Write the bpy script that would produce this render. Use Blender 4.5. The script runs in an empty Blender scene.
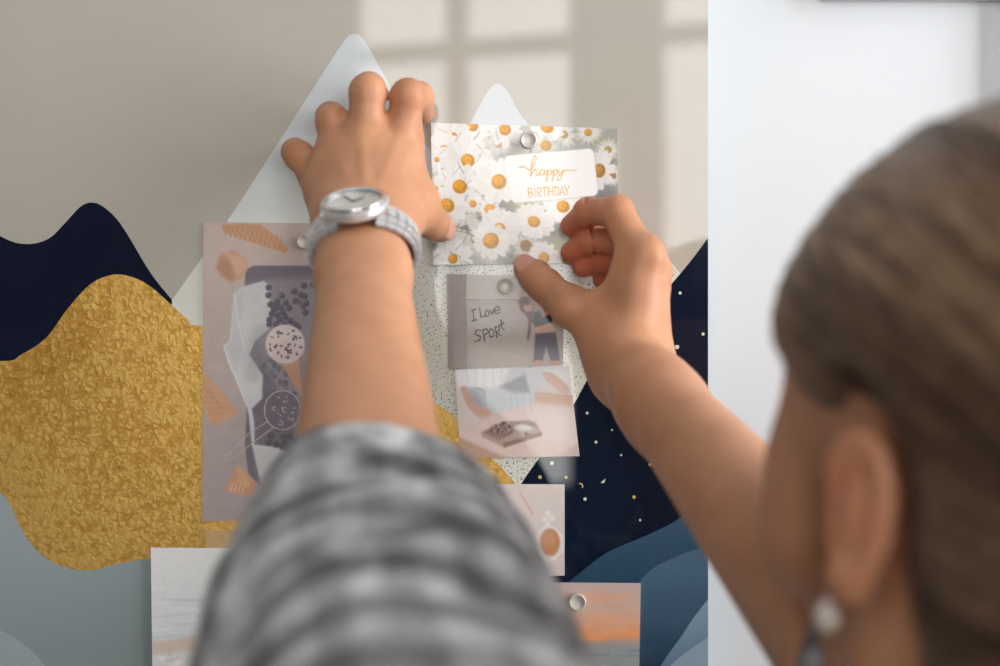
import bpy, bmesh, math, random
import numpy as np
from mathutils import Vector, Matrix
import openvdb as vdb

random.seed(4)
rng = np.random.default_rng(7)
SC = bpy.context.scene
COL = SC.collection

# ------------------------------------------------------------------ camera, world, exposure
F = 1400.0           # focal length in pixels of the 1000 px wide frame
EYE = 1.5            # camera height
DB = 0.90            # distance of the glass board's front face


def P(x, y, d):
    """A point at distance d in front of the lens that is seen at photo pixel (x, y)."""
    return Vector(((x - 500.0) / F * d, d, EYE + (333.0 - y) / F * d))


cam_d = bpy.data.cameras.new('camera')
cam = bpy.data.objects.new('camera', cam_d)
COL.objects.link(cam)
cam.location = (0, 0, EYE)
cam.rotation_euler = (math.pi / 2, 0, 0)
cam_d.sensor_width = 36.0
cam_d.lens = F * 36.0 / 1000.0
cam_d.clip_start = 0.02
cam_d.dof.use_dof = True
cam_d.dof.focus_distance = DB
cam_d.dof.aperture_fstop = 3.2
SC.camera = cam

world = bpy.data.worlds.new('world')
SC.world = world
world.use_nodes = True
world.node_tree.nodes['Background'].inputs[0].default_value = (0.86, 0.93, 1.0, 1)
world.node_tree.nodes['Background'].inputs[1].default_value = 0.5
vs = SC.view_settings
vs.view_transform = 'Standard'
vs.look = 'None'
vs.exposure = 0.40
vs.gamma = 1.0
vs.use_curve_mapping = False
SC.cycles.use_denoising = True
SC.cycles.max_bounces = 8


def window_light(name, loc, rot, w, h, radiance, col):
    """Daylight entering through one window opening."""
    L = bpy.data.lights.new(name, 'AREA')
    L.shape = 'RECTANGLE'
    L.size = w
    L.size_y = h
    L.energy = radiance * math.pi * w * h
    L.color = col
    o = bpy.data.objects.new(name, L)
    COL.objects.link(o)
    o.location = loc
    o.rotation_euler = rot
    return o


# the window wall behind the camera is turned 19 degrees: y = WY + WK * x
WY, WK = -1.70, 0.346
WYAW = math.atan(WK)
L_BACK, L_SIDE = 4.7, 8.2


def wall_pt(x, z, off=0.0):
    """A point on the window wall at world x, moved off along its outward normal."""
    n = Vector((WK, -1, 0)).normalized()
    return Vector((x, WY + WK * x, z)) + n * off


WIN_A = (-0.411, -0.1265, 0.184)
WIN_B = (0.361, 0.643, 0.91)
WZ = (1.10, 1.487, 2.225, 2.965)
for nm, (xa, xm, xb) in (('daylight_a', WIN_A), ('daylight_b', WIN_B)):
    c = wall_pt((xa + xb) / 2, (WZ[0] + WZ[-1]) / 2, 0.16)
    window_light(nm, c, (math.pi / 2, 0, WYAW), (xb - xa) * math.hypot(1, WK) + .06, WZ[-1] - WZ[0] + .06, L_BACK, (1.0, 0.985, 0.95))
SIDE_X = 1.7
SW_Y = (-0.30, 0.80)
SW_Z = (0.9, 2.9)
window_light('daylight_side', (SIDE_X + 0.12, sum(SW_Y) / 2, sum(SW_Z) / 2), (0, math.pi / 2, 0), SW_Z[1] - SW_Z[0], SW_Y[1] - SW_Y[0], L_SIDE, (1.0, 0.98, 0.96))


# ------------------------------------------------------------------ helpers
def lin(c):
    c = np.asarray(c, dtype=float) / 255.0
    return np.where(c <= 0.04045, c / 12.92, ((c + 0.055) / 1.055) ** 2.4)


def rgb(r, g, b, k=1.0):
    l = lin((r, g, b)) * k
    return (float(l[0]), float(l[1]), float(l[2]), 1.0)


class NT:
    """Tiny helper round a material's node tree."""

    def __init__(self, name):
        self.m = bpy.data.materials.new(name)
        self.m.use_nodes = True
        self.t = self.m.node_tree
        self.b = self.t.nodes['Principled BSDF']

    def n(self, kind, **kw):
        nd = self.t.nodes.new(kind)
        for k, v in kw.items():
            if k.startswith('i_'):
                nd.inputs[k[2:].replace('_', ' ')].default_value = v
            else:
                setattr(nd, k, v)
        return nd

    def l(self, a, b):
        self.t.links.new(a, b)

    def set(self, **kw):
        for k, v in kw.items():
            self.b.inputs[k.replace('_', ' ')].default_value = v
        return self

    def coords(self, scale=1.0):
        tc = self.n('ShaderNodeTexCoord')
        return tc.outputs['Object']

    def noise(self, scale, detail=2.0, vec=None, rough=0.5):
        nd = self.n('ShaderNodeTexNoise')
        nd.inputs['Scale'].default_value = scale
        nd.inputs['Detail'].default_value = detail
        nd.inputs['Roughness'].default_value = rough
        self.l(vec if vec is not None else self.coords(), nd.inputs['Vector'])
        return nd

    def ramp(self, fac, stops):
        r = self.n('ShaderNodeValToRGB')
        e = r.color_ramp.elements
        while len(e) < len(stops):
            e.new(0.5)
        for el, (p, c) in zip(e, stops):
            el.position = p
            el.color = c
        self.l(fac, r.inputs[0])
        return r

    def bump(self, h, strength, dist):
        b = self.n('ShaderNodeBump')
        b.inputs['Strength'].default_value = strength
        b.inputs['Distance'].default_value = dist
        self.l(h, b.inputs['Height'])
        self.l(b.outputs[0], self.b.inputs['Normal'])
        return b


def plain(name, col, rough=0.5, metal=0.0, coat=0.0, var=0.06, nscale=40.0, bump=0.0, spec=0.5):
    """A procedural material: one colour with a fine noise variation."""
    t = NT(name)
    t.set(Roughness=rough, Metallic=metal)
    t.b.inputs['Specular IOR Level'].default_value = spec
    t.b.inputs['Coat Weight'].default_value = coat
    t.b.inputs['Coat Roughness'].default_value = 0.03
    nz = t.noise(nscale, 3)
    c = np.array(col[:3])
    r = t.ramp(nz.outputs[0], [(0.25, (*(c * (1 - var)), 1)), (0.75, (*(np.clip(c * (1 + var), 0, 1)), 1))])
    t.l(r.outputs[0], t.b.inputs['Base Color'])
    if bump:
        t.bump(nz.outputs[0], bump, 0.001)
    return t.m


def link(name, me, mats=None, parent=None):
    o = bpy.data.objects.new(name, me)
    COL.objects.link(o)
    for m in (mats if isinstance(mats, (list, tuple)) else [mats] if mats else []):
        me.materials.append(m)
    if parent is not None:
        o.parent = parent
    return o


def tag(o, label=None, cat=None, group=None, kind=None):
    if label:
        o['label'] = label
    if cat:
        o['category'] = cat
    if group:
        o['group'] = group
    if kind:
        o['kind'] = kind
    return o


def empty(name, loc):
    o = bpy.data.objects.new(name, None)
    COL.objects.link(o)
    o.location = loc
    o.empty_display_size = 0.02
    return o


def bm_obj(name, bm, mats, parent=None, smooth=False):
    me = bpy.data.meshes.new(name)
    bm.to_mesh(me)
    bm.free()
    if smooth:
        me.polygons.foreach_set('use_smooth', np.ones(len(me.polygons), bool))
    return link(name, me, mats, parent)


def add_box(bm, c, s, M=None, bevel=0.0, mat=0):
    r = bmesh.ops.create_cube(bm, size=1.0)
    vs_ = r['verts']
    bmesh.ops.scale(bm, vec=s, verts=vs_)
    fs = list({f for v in vs_ for f in v.link_faces})
    if bevel:
        es = list({e for v in vs_ for e in v.link_edges})
        rr = bmesh.ops.bevel(bm, geom=es, offset=bevel, segments=2, profile=0.6, affect='EDGES')
        fs = list(set(rr['faces']) | {f for f in fs if f.is_valid})
        vs_ = list({v for f in fs for v in f.verts})
    bmesh.ops.translate(bm, vec=c, verts=vs_)
    if M is not None:
        bmesh.ops.transform(bm, matrix=M, verts=vs_)
    for f in fs:
        f.material_index = mat
    return vs_


def lathe(bm, prof, n=48, M=None, mat=0):
    """Revolve (radius, height) pairs about local z."""
    rings = []
    for r, z in prof:
        if r < 1e-7:
            rings.append([bm.verts.new((0, 0, z))])
        else:
            rings.append([bm.verts.new((r * math.cos(2 * math.pi * i / n), r * math.sin(2 * math.pi * i / n), z)) for i in range(n)])
    for a, b in zip(rings, rings[1:]):
        for i in range(n):
            j = (i + 1) % n
            q = [a[i % len(a)], a[j % len(a)], b[j % len(b)], b[i % len(b)]]
            u = []
            for v in q:
                if v not in u:
                    u.append(v)
            if len(u) > 2:
                f = bm.faces.new(u)
                f.material_index = mat
    if M is not None:
        bmesh.ops.transform(bm, matrix=M, verts=[v for r in rings for v in r])
    bmesh.ops.recalc_face_normals(bm, faces=bm.faces)


def smooth_path(pts, n=6, closed=False):
    """Catmull-Rom through 2-D points."""
    p = np.array(pts, float)
    out = []
    N = len(p)
    for i in range(N if closed else N - 1):
        if closed:
            a, b, c, d = p[(i - 1) % N], p[i], p[(i + 1) % N], p[(i + 2) % N]
        else:
            a, b, c, d = p[max(i - 1, 0)], p[i], p[i + 1], p[min(i + 2, N - 1)]
        for t in np.arange(n) / n:
            out.append(0.5 * (2 * b + (c - a) * t + (2 * a - 5 * b + 4 * c - d) * t * t + (3 * b - a - 3 * c + d) * t ** 3))
    if not closed:
        out.append(p[-1])
    return [tuple(v) for v in out]


# ------------------------------------------------------------------ room
M_WALL = plain('white_paint', rgb(221, 226, 232), 0.6, var=0.006, nscale=3, spec=0.2)
M_ROOM = plain('room_paint', rgb(136, 132, 126), 0.7, var=0.01, nscale=3, spec=0.2)
M_FLOOR = plain('oak_floor', rgb(140, 116, 92), 0.45, var=0.12, nscale=6)
M_CEIL = plain('ceiling_paint', rgb(214, 214, 212), 0.8, var=0.01, nscale=3, spec=0.1)
M_FRAME = plain('window_frame_paint', rgb(190, 186, 178), 0.5, var=0.02)
M_TRIM = plain('grey_trim', rgb(196, 203, 206), 0.5, var=0.02)


def wall_cells(name, us, zs, holes, to_world, thick, mat):
    """A wall made of rectangular cells with openings; to_world(u, z, offset)."""
    bm = bmesh.new()
    nu, nz = len(us), len(zs)
    fr = {}

    def v(i, j, k):
        if (i, j, k) not in fr:
            fr[(i, j, k)] = bm.verts.new(to_world(us[i], zs[j], thick * k))
        return fr[(i, j, k)]

    solid = lambda i, j: 0 <= i < nu - 1 and 0 <= j < nz - 1 and (i, j) not in holes
    for i in range(nu - 1):
        for j in range(nz - 1):
            if not solid(i, j):
                continue
            for k in (0, 1):
                bm.faces.new([v(i, j, k), v(i + 1, j, k), v(i + 1, j + 1, k), v(i, j + 1, k)])
            for (di, dj, e) in ((-1, 0, ((i, j), (i, j + 1))), (1, 0, ((i + 1, j), (i + 1, j + 1))), (0, -1, ((i, j), (i + 1, j))), (0, 1, ((i, j + 1), (i + 1, j + 1)))):
                if not solid(i + di, j + dj):
                    (a, b), (c, d) = e
                    bm.faces.new([v(a, b, 0), v(c, d, 0), v(c, d, 1), v(a, b, 1)])
    bmesh.ops.recalc_face_normals(bm, faces=bm.faces)
    o = bm_obj(name, bm, mat)
    o['kind'] = 'structure'
    return o


WALL_Y = DB + 0.016
XL, XR, ZC = -1.9, SIDE_X, 3.2
wall_cells('wall_front', [XL - .1, XR + .1], [0, ZC], set(), lambda u, z, k: Vector((u, WALL_Y + k, z)), 0.1, M_WALL)
wall_cells('wall_back', [XL - .1, WIN_A[0], WIN_A[2], WIN_B[0], WIN_B[2], XR + .1], [0, WZ[0], WZ[-1], ZC], {(1, 1), (3, 1)},
           lambda u, z, k: wall_pt(u, z, k), 0.12, M_ROOM)
wall_cells('wall_left', [WY + WK * XL - .05, WALL_Y], [0, ZC], set(), lambda u, z, k: Vector((XL - k, u, z)), 0.1, M_ROOM)
wall_cells('wall_right', [WY + WK * XR - .05, SW_Y[0], SW_Y[1], WALL_Y], [0, SW_Z[0], SW_Z[1], ZC], {(1, 1)}, lambda u, z, k: Vector((XR + k, u, z)), 0.1, M_ROOM)
for nm, z0, m in (('floor', -0.1, M_FLOOR), ('ceiling', ZC, M_CEIL)):
    bm = bmesh.new()
    add_box(bm, ((XL + XR) / 2, -.75, z0 + .05), (XR - XL + .3, 3.6, 0.1))
    bm_obj(nm, bm, m)['kind'] = 'structure'


def pane_mat():
    t = NT('window_glass')
    tr = t.n('ShaderNodeBsdfTransparent')
    gl = t.n('ShaderNodeBsdfGlossy')
    gl.inputs['Roughness'].default_value = 0.02
    lw = t.n('ShaderNodeFresnel')
    lw.inputs[0].default_value = 1.3
    mx = t.n('ShaderNodeMixShader')
    t.l(lw.outputs[0], mx.inputs[0])
    t.l(tr.outputs[0], mx.inputs[1])
    t.l(gl.outputs[0], mx.inputs[2])
    t.l(mx.outputs[0], t.t.nodes['Material Output'].inputs[0])
    return t.m


M_PANE = pane_mat()


def window(name, u0, um, u1, zs, to_world, bar=0.045):
    """Sash bars and panes filling one opening; to_world(u, z, offset outward)."""
    bm = bmesh.new()

    def slab(ua, ub, za, zb, ka, kb, b):
        vv = [b.verts.new(to_world(u, z, k)) for k in (ka, kb) for (u, z) in ((ua, za), (ub, za), (ub, zb), (ua, zb))]
        for q in ((0, 1, 2, 3), (7, 6, 5, 4), (0, 4, 5, 1), (1, 5, 6, 2), (2, 6, 7, 3), (3, 7, 4, 0)):
            b.faces.new([vv[i] for i in q])

    h = bar / 2
    for u, w in ((u0 + h * .5, h * .5), (um, h), (u1 - h * .5, h * .5)):
        slab(u - w, u + w, zs[0], zs[-1], 0.03, 0.08, bm)
    for i, z in enumerate(zs):
        z_ = z + (h * .5 if i == 0 else -h * .5 if i == len(zs) - 1 else 0)
        w = h * .5 if i in (0, len(zs) - 1) else h
        slab(u0, u1, z_ - w, z_ + w, 0.032, 0.078, bm)
    bmesh.ops.recalc_face_normals(bm, faces=bm.faces)
    o = bm_obj(name, bm, M_FRAME)
    o['kind'] = 'structure'
    bm = bmesh.new()
    slab(u0, u1, zs[0], zs[-1], 0.053, 0.057, bm)
    bmesh.ops.recalc_face_normals(bm, faces=bm.faces)
    bm_obj('glass_pane', bm, M_PANE, o)
    return o


window('window_1', *WIN_A, WZ, wall_pt)
window('window_2', *WIN_B, WZ, wall_pt)
window('window_3', SW_Y[0], sum(SW_Y) / 2, SW_Y[1], (SW_Z[0], 1.9, SW_Z[1]), lambda u, z, k: Vector((XR + k, u, z)))
# a slim grey casing on the white wall, top right
bm = bmesh.new()
a, b = P(820, 2, WALL_Y), P(1330, 2, WALL_Y)
add_box(bm, ((a.x + b.x) / 2, WALL_Y - .006, a.z + .03), (b.x - a.x, .012, .06), bevel=.002)
c = P(1003, 0, WALL_Y)
add_box(bm, (c.x + .02, WALL_Y - .006, a.z - .2495), (.04, .012, .5 - .001), bevel=.002)
bm_obj('trim_1', bm, M_TRIM)['kind'] = 'structure'


# ------------------------------------------------------------------ glass board with its printed artwork
def coat(t, rough=0.012, w=1.0):
    t.b.inputs['Coat Weight'].default_value = w
    t.b.inputs['Coat Roughness'].default_value = rough
    t.b.inputs['Coat IOR'].default_value = 1.5
    t.b.inputs['Specular IOR Level'].default_value = 0.0
    t.set(Roughness=0.8)
    return t


AK = 1.0     # print albedo scale


def print_mat(name, col, col2=None, zr=None, var=0.03, nscale=25):
    """Printed ink under glass; optional two-tone print gradient between heights zr (photo rows)."""
    t = coat(NT(name))
    nz = t.noise(nscale, 4)
    c1 = np.array(rgb(*col)[:3]) * AK
    if col2 is None:
        r = t.ramp(nz.outputs[0], [(0.3, (*(c1 * (1 - var)), 1)), (0.7, (*(c1 * (1 + var)), 1))])
        t.l(r.outputs[0], t.b.inputs['Base Color'])
    else:
        c2 = np.array(rgb(*col2)[:3]) * AK
        s = t.n('ShaderNodeSeparateXYZ')
        t.l(t.coords(), s.inputs[0])
        mr = t.n('ShaderNodeMapRange')
        mr.inputs[1].default_value = P(0, zr[0], DB).z
        mr.inputs[2].default_value = P(0, zr[1], DB).z
        t.l(s.outputs[2], mr.inputs[0])
        ad = t.n('ShaderNodeMath', operation='MULTIPLY_ADD')
        t.l(nz.outputs[0], ad.inputs[0])
        ad.inputs[1].default_value = var
        t.l(mr.outputs[0], ad.inputs[2])
        r = t.ramp(ad.outputs[0], [(0.0, (*c1, 1)), (1.0, (*c2, 1))])
        t.l(r.outputs[0], t.b.inputs['Base Color'])
    return t.m


def gold_mat():
    t = coat(NT('gold_foil_print'))
    t.set(Metallic=0.7, Roughness=0.40)
    a = t.noise(140, 5, rough=0.62)
    b = t.noise(6, 2)  # broad tone noise stands in for the foil's patchy reflected light
    v = t.n('ShaderNodeTexVoronoi', feature='DISTANCE_TO_EDGE')
    v.inputs['Scale'].default_value = 215
    wv = t.n('ShaderNodeVectorMath', operation='ADD')
    sc = t.n('ShaderNodeVectorMath', operation='SCALE')
    sc.inputs['Scale'].default_value = 0.012
    t.l(a.outputs['Color'], sc.inputs[0])
    t.l(t.coords(), wv.inputs[0])
    t.l(sc.outputs[0], wv.inputs[1])
    t.l(wv.outputs[0], v.inputs['Vector'])
    ad = t.n('ShaderNodeMath', operation='MULTIPLY_ADD')
    t.l(v.outputs['Distance'], ad.inputs[0])
    ad.inputs[1].default_value = 0.7
    t.l(a.outputs[0], ad.inputs[2])
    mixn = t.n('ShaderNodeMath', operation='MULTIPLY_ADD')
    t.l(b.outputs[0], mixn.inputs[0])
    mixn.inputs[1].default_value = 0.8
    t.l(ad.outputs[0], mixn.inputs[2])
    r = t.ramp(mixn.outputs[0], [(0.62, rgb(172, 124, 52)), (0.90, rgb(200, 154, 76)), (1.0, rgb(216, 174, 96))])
    t.l(r.outputs[0], t.b.inputs['Base Color'])
    t.bump(ad.outputs[0], 0.4, 0.0009)
    return t.m


def terrazzo_mat():
    """Pale mountain print: bluish white at the peaks, cream with dark flecks lower down."""
    t = coat(NT('speckled_mountain_print'))
    s = t.n('ShaderNodeSeparateXYZ')
    co = t.coords()
    t.l(co, s.inputs[0])
    mr = t.n('ShaderNodeMapRange')
    mr.inputs[1].default_value = P(0, 330, DB).z
    mr.inputs[2].default_value = P(0, 130, DB).z
    t.l(s.outputs[2], mr.inputs[0])
    base = t.ramp(mr.outputs[0], [(0.0, rgb(222, 222, 212)), (1.0, rgb(198, 204, 208))])
    nz = t.noise(760, 2, co)
    big = t.noise(28, 2, co)
    # flecks grow denser to the right and downwards
    dx = t.n('ShaderNodeMapRange')
    dx.inputs[1].default_value = P(395, 0, DB).x
    dx.inputs[2].default_value = P(425, 0, DB).x
    t.l(s.outputs[0], dx.inputs[0])
    inv = t.n('ShaderNodeMapRange')
    inv.inputs[1].default_value = P(0, 225, DB).z
    inv.inputs[2].default_value = P(0, 280, DB).z
    t.l(s.outputs[2], inv.inputs[0])
    dm = t.n('ShaderNodeMath', operation='MULTIPLY')
    t.l(dx.outputs[0], dm.inputs[0])
    t.l(inv.outputs[0], dm.inputs[1])
    bm_ = t.n('ShaderNodeMath', operation='MULTIPLY_ADD')
    t.l(big.outputs[0], bm_.inputs[0])
    bm_.inputs[1].default_value = 0.12
    t.l(nz.outputs[0], bm_.inputs[2])
    fl = t.ramp(bm_.outputs[0], [(0.655, (0, 0, 0, 1)), (0.70, (1, 1, 1, 1))])
    m2 = t.n('ShaderNodeMath', operation='MULTIPLY')
    t.l(fl.outputs[0], m2.inputs[0])
    t.l(dm.outputs[0], m2.inputs[1])
    mx = t.n('ShaderNodeMix', data_type='RGBA')
    t.l(m2.outputs[0], mx.inputs['Factor'])
    t.l(base.outputs[0], mx.inputs['A'])
    mx.inputs['B'].default_value = rgb(96, 92, 66)
    t.l(mx.outputs['Result'], t.b.inputs['Base Color'])
    return t.m


BX0, BX1, BY0, BY1 = -240, 708, -200, 900     # board edges in photo pixels of its front plane
board_mats = []
bm = bmesh.new()


def layer(pts, mat, k):
    if mat not in board_mats:
        board_mats.append(mat)
    vv = []
    for (x, y) in pts:
        p = P(min(max(x, BX0), BX1), min(max(y, BY0), BY1), DB)
        vv.append(bm.verts.new((p.x, DB - 0.00004 * k, p.z)))
    f = bm.faces.new(vv)
    f.normal_update()
    if f.normal.y > 0:
        f.normal_flip()
    f.material_index = board_mats.index(mat)


M_BG = print_mat('warm_grey_print', (179, 174, 165), var=0.015)
M_NAVY = print_mat('navy_print', (14, 22, 44), var=0.08)
M_NAVY2 = print_mat('night_sky_print', (11, 24, 44), var=0.08)
M_TEAL = print_mat('grey_teal_print', (128, 141, 143), (150, 162, 166), (650, 500), var=0.2)
M_TEAL2 = print_mat('pale_teal_print', (146, 158, 162), var=0.04)
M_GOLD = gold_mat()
M_TERR = terrazzo_mat()
M_H1 = print_mat('deep_blue_hill_print', (14, 40, 66), (58, 88, 112), (620, 520), var=0.25)
M_H2 = print_mat('mid_blue_hill_print', (18, 42, 66), (78, 106, 130), (670, 550), var=0.25)
M_H3 = print_mat('light_blue_hill_print', (84, 112, 138), (132, 156, 176), (670, 600), var=0.2)
M_H4 = print_mat('pale_blue_hill_print', (140, 160, 178), var=0.05)
M_STAR = print_mat('pale_star_print', (214, 214, 190), var=0.1)
M_STARG = print_mat('gold_star_print', (206, 188, 112), var=0.1)
M_EDGE = plain('glass_edge', rgb(190, 205, 200), 0.15, var=0.02)
board_mats.append(M_EDGE)
p0, p1 = P(BX0, BY1, DB), P(BX1, BY0, DB)
add_box(bm, ((p0.x + p1.x) / 2, DB + .0021, (p0.z + p1.z) / 2), (p1.x - p0.x, .004, p1.z - p0.z), mat=0)
# four stand-off pads to the wall
for sx in (p0.x + .05, p1.x - .05):
    for sz in (p0.z + .05, p1.z - .05):
        add_box(bm, (sx, DB + .0100, sz), (.03, .012, .03), mat=0)
layer([(BX0, BY0), (BX1, BY0), (BX1, BY1), (BX0, BY1)], M_BG, 0)
navy_top = smooth_path([(-240, 150), (-160, 215), (-60, 200), (0, 236), (25, 244), (48, 239), (66, 222), (80, 207), (92, 202.5), (105, 208), (122, 226), (150, 272), (172, 300), (190, 322)], 5)
layer(navy_top + [(190, 420), (-240, 420)], M_NAVY, 1)
mount = smooth_path([(172, 300), (228, 220), (298, 112), (340, 47), (352, 34.5), (364, 40), (384, 75), (420, 140)], 6)
mount += smooth_path([(448, 165), (474, 116), (489, 90), (498, 84), (508, 92), (523, 118), (560, 158), (640, 229), (676, 268), (700, 300)], 5)
layer(mount + [(640, 480), (500, 560), (380, 520), (240, 440), (172, 330)], M_TERR, 2)
night = smooth_path([(708, 238), (690, 262), (667, 289), (630, 330), (594, 370), (574, 404), (548, 445), (521, 484), (500, 520), (470, 640)], 5)
layer(night + [(460, 900), (708, 900)], M_NAVY2, 3)
layer(smooth_path([(-240, 470), (-120, 480), (0, 490), (60, 540), (300, 520)], 5) + [(420, 560), (470, 900), (-240, 900)], M_TEAL, 4)
layer(smooth_path([(-240, 560), (-80, 590), (0, 630), (25, 645), (45, 666), (80, 720), (90, 900)], 5) + [(-240, 900)], M_TEAL2, 5)
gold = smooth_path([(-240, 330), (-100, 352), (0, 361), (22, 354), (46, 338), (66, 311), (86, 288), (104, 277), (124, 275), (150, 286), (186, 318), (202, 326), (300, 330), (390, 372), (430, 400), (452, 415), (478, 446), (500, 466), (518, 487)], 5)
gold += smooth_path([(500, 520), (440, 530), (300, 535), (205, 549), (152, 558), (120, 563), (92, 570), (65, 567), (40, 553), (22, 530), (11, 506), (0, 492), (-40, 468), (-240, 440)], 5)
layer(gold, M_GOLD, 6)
h1 = smooth_path([(520, 640), (555, 592), (572, 579), (600, 557), (616, 548), (645, 536), (675, 521), (694, 504), (708, 491)], 5)
layer(h1 + [(708, 900), (520, 900)], M_H1, 7)
h2 = smooth_path([(600, 680), (622, 605), (640, 581), (655, 567), (680, 555), (708, 545)], 5)
layer(h2 + [(708, 900), (560, 900)], M_H2, 8)
h3 = smooth_path([(640, 740), (650, 690), (663, 662), (680, 638), (694, 617), (708, 599)], 5)
layer(h3 + [(708, 900), (630, 900)], M_H3, 9)
h4 = smooth_path([(650, 700), (668, 669), (685, 653), (708, 637)], 5)
layer(h4 + [(708, 900), (640, 900)], M_H4, 10)


def star(x, y, r, mat, kind=0):
    if kind == 0:
        layer([(x + r * math.cos(a), y + r * math.sin(a)) for a in np.arange(8) * math.pi / 4], mat, 11)
    elif kind == 1:      # small arc
        a = np.linspace(-1.9, 0.7, 8)
        layer([(x + r * math.cos(t), y + r * math.sin(t)) for t in a] + [(x + .62 * r * math.cos(t), y + .62 * r * math.sin(t)) for t in a[::-1]], mat, 11)
    else:                # little fleck
        layer([(x + r, y - r), (x + r * .4, y + r * .8), (x - r, y + r * .6)], mat, 11)


for (x, y, r, g, k) in ((587, 413, 1.5, 0, 0), (596, 396, 2.6, 0, 1), (628, 404, 1.6, 0, 2), (596, 442, 1.6, 0, 0), (621, 455, 1.1, 0, 0), (650, 464.5, 1.7, 1, 0), (552, 463, 2.0, 0, 0), (540, 477, 1.9, 1, 0),
                        (566, 477, 1.7, 1, 0), (580, 486, 3.2, 1, 1), (603, 481, 2.6, 0, 2), (585, 499, 1.8, 0, 0), (634, 497, 1.8, 1, 0), (680, 293, 1.6, 0, 0), (677, 347, 2.2, 0, 0), (703, 334, 1.6, 0, 0),
                        (690, 400, 1.4, 0, 0), (700, 440, 1.5, 1, 0), (612, 430, 1.0, 0, 0), (560, 440, 1.2, 0, 0), (640, 520, 1.2, 0, 0)):
    star(x, y, r, M_STARG if g else M_STAR, k)
me = bpy.data.meshes.new('magnetic_glass_board')
bm.to_mesh(me)
bm.free()
board = link('magnetic_glass_board', me)
for m in board_mats:
    me.materials.append(m)
tag(board, 'glossy glass magnetic board printed with gold, navy and white mountain shapes on the white wall', 'board')


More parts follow.
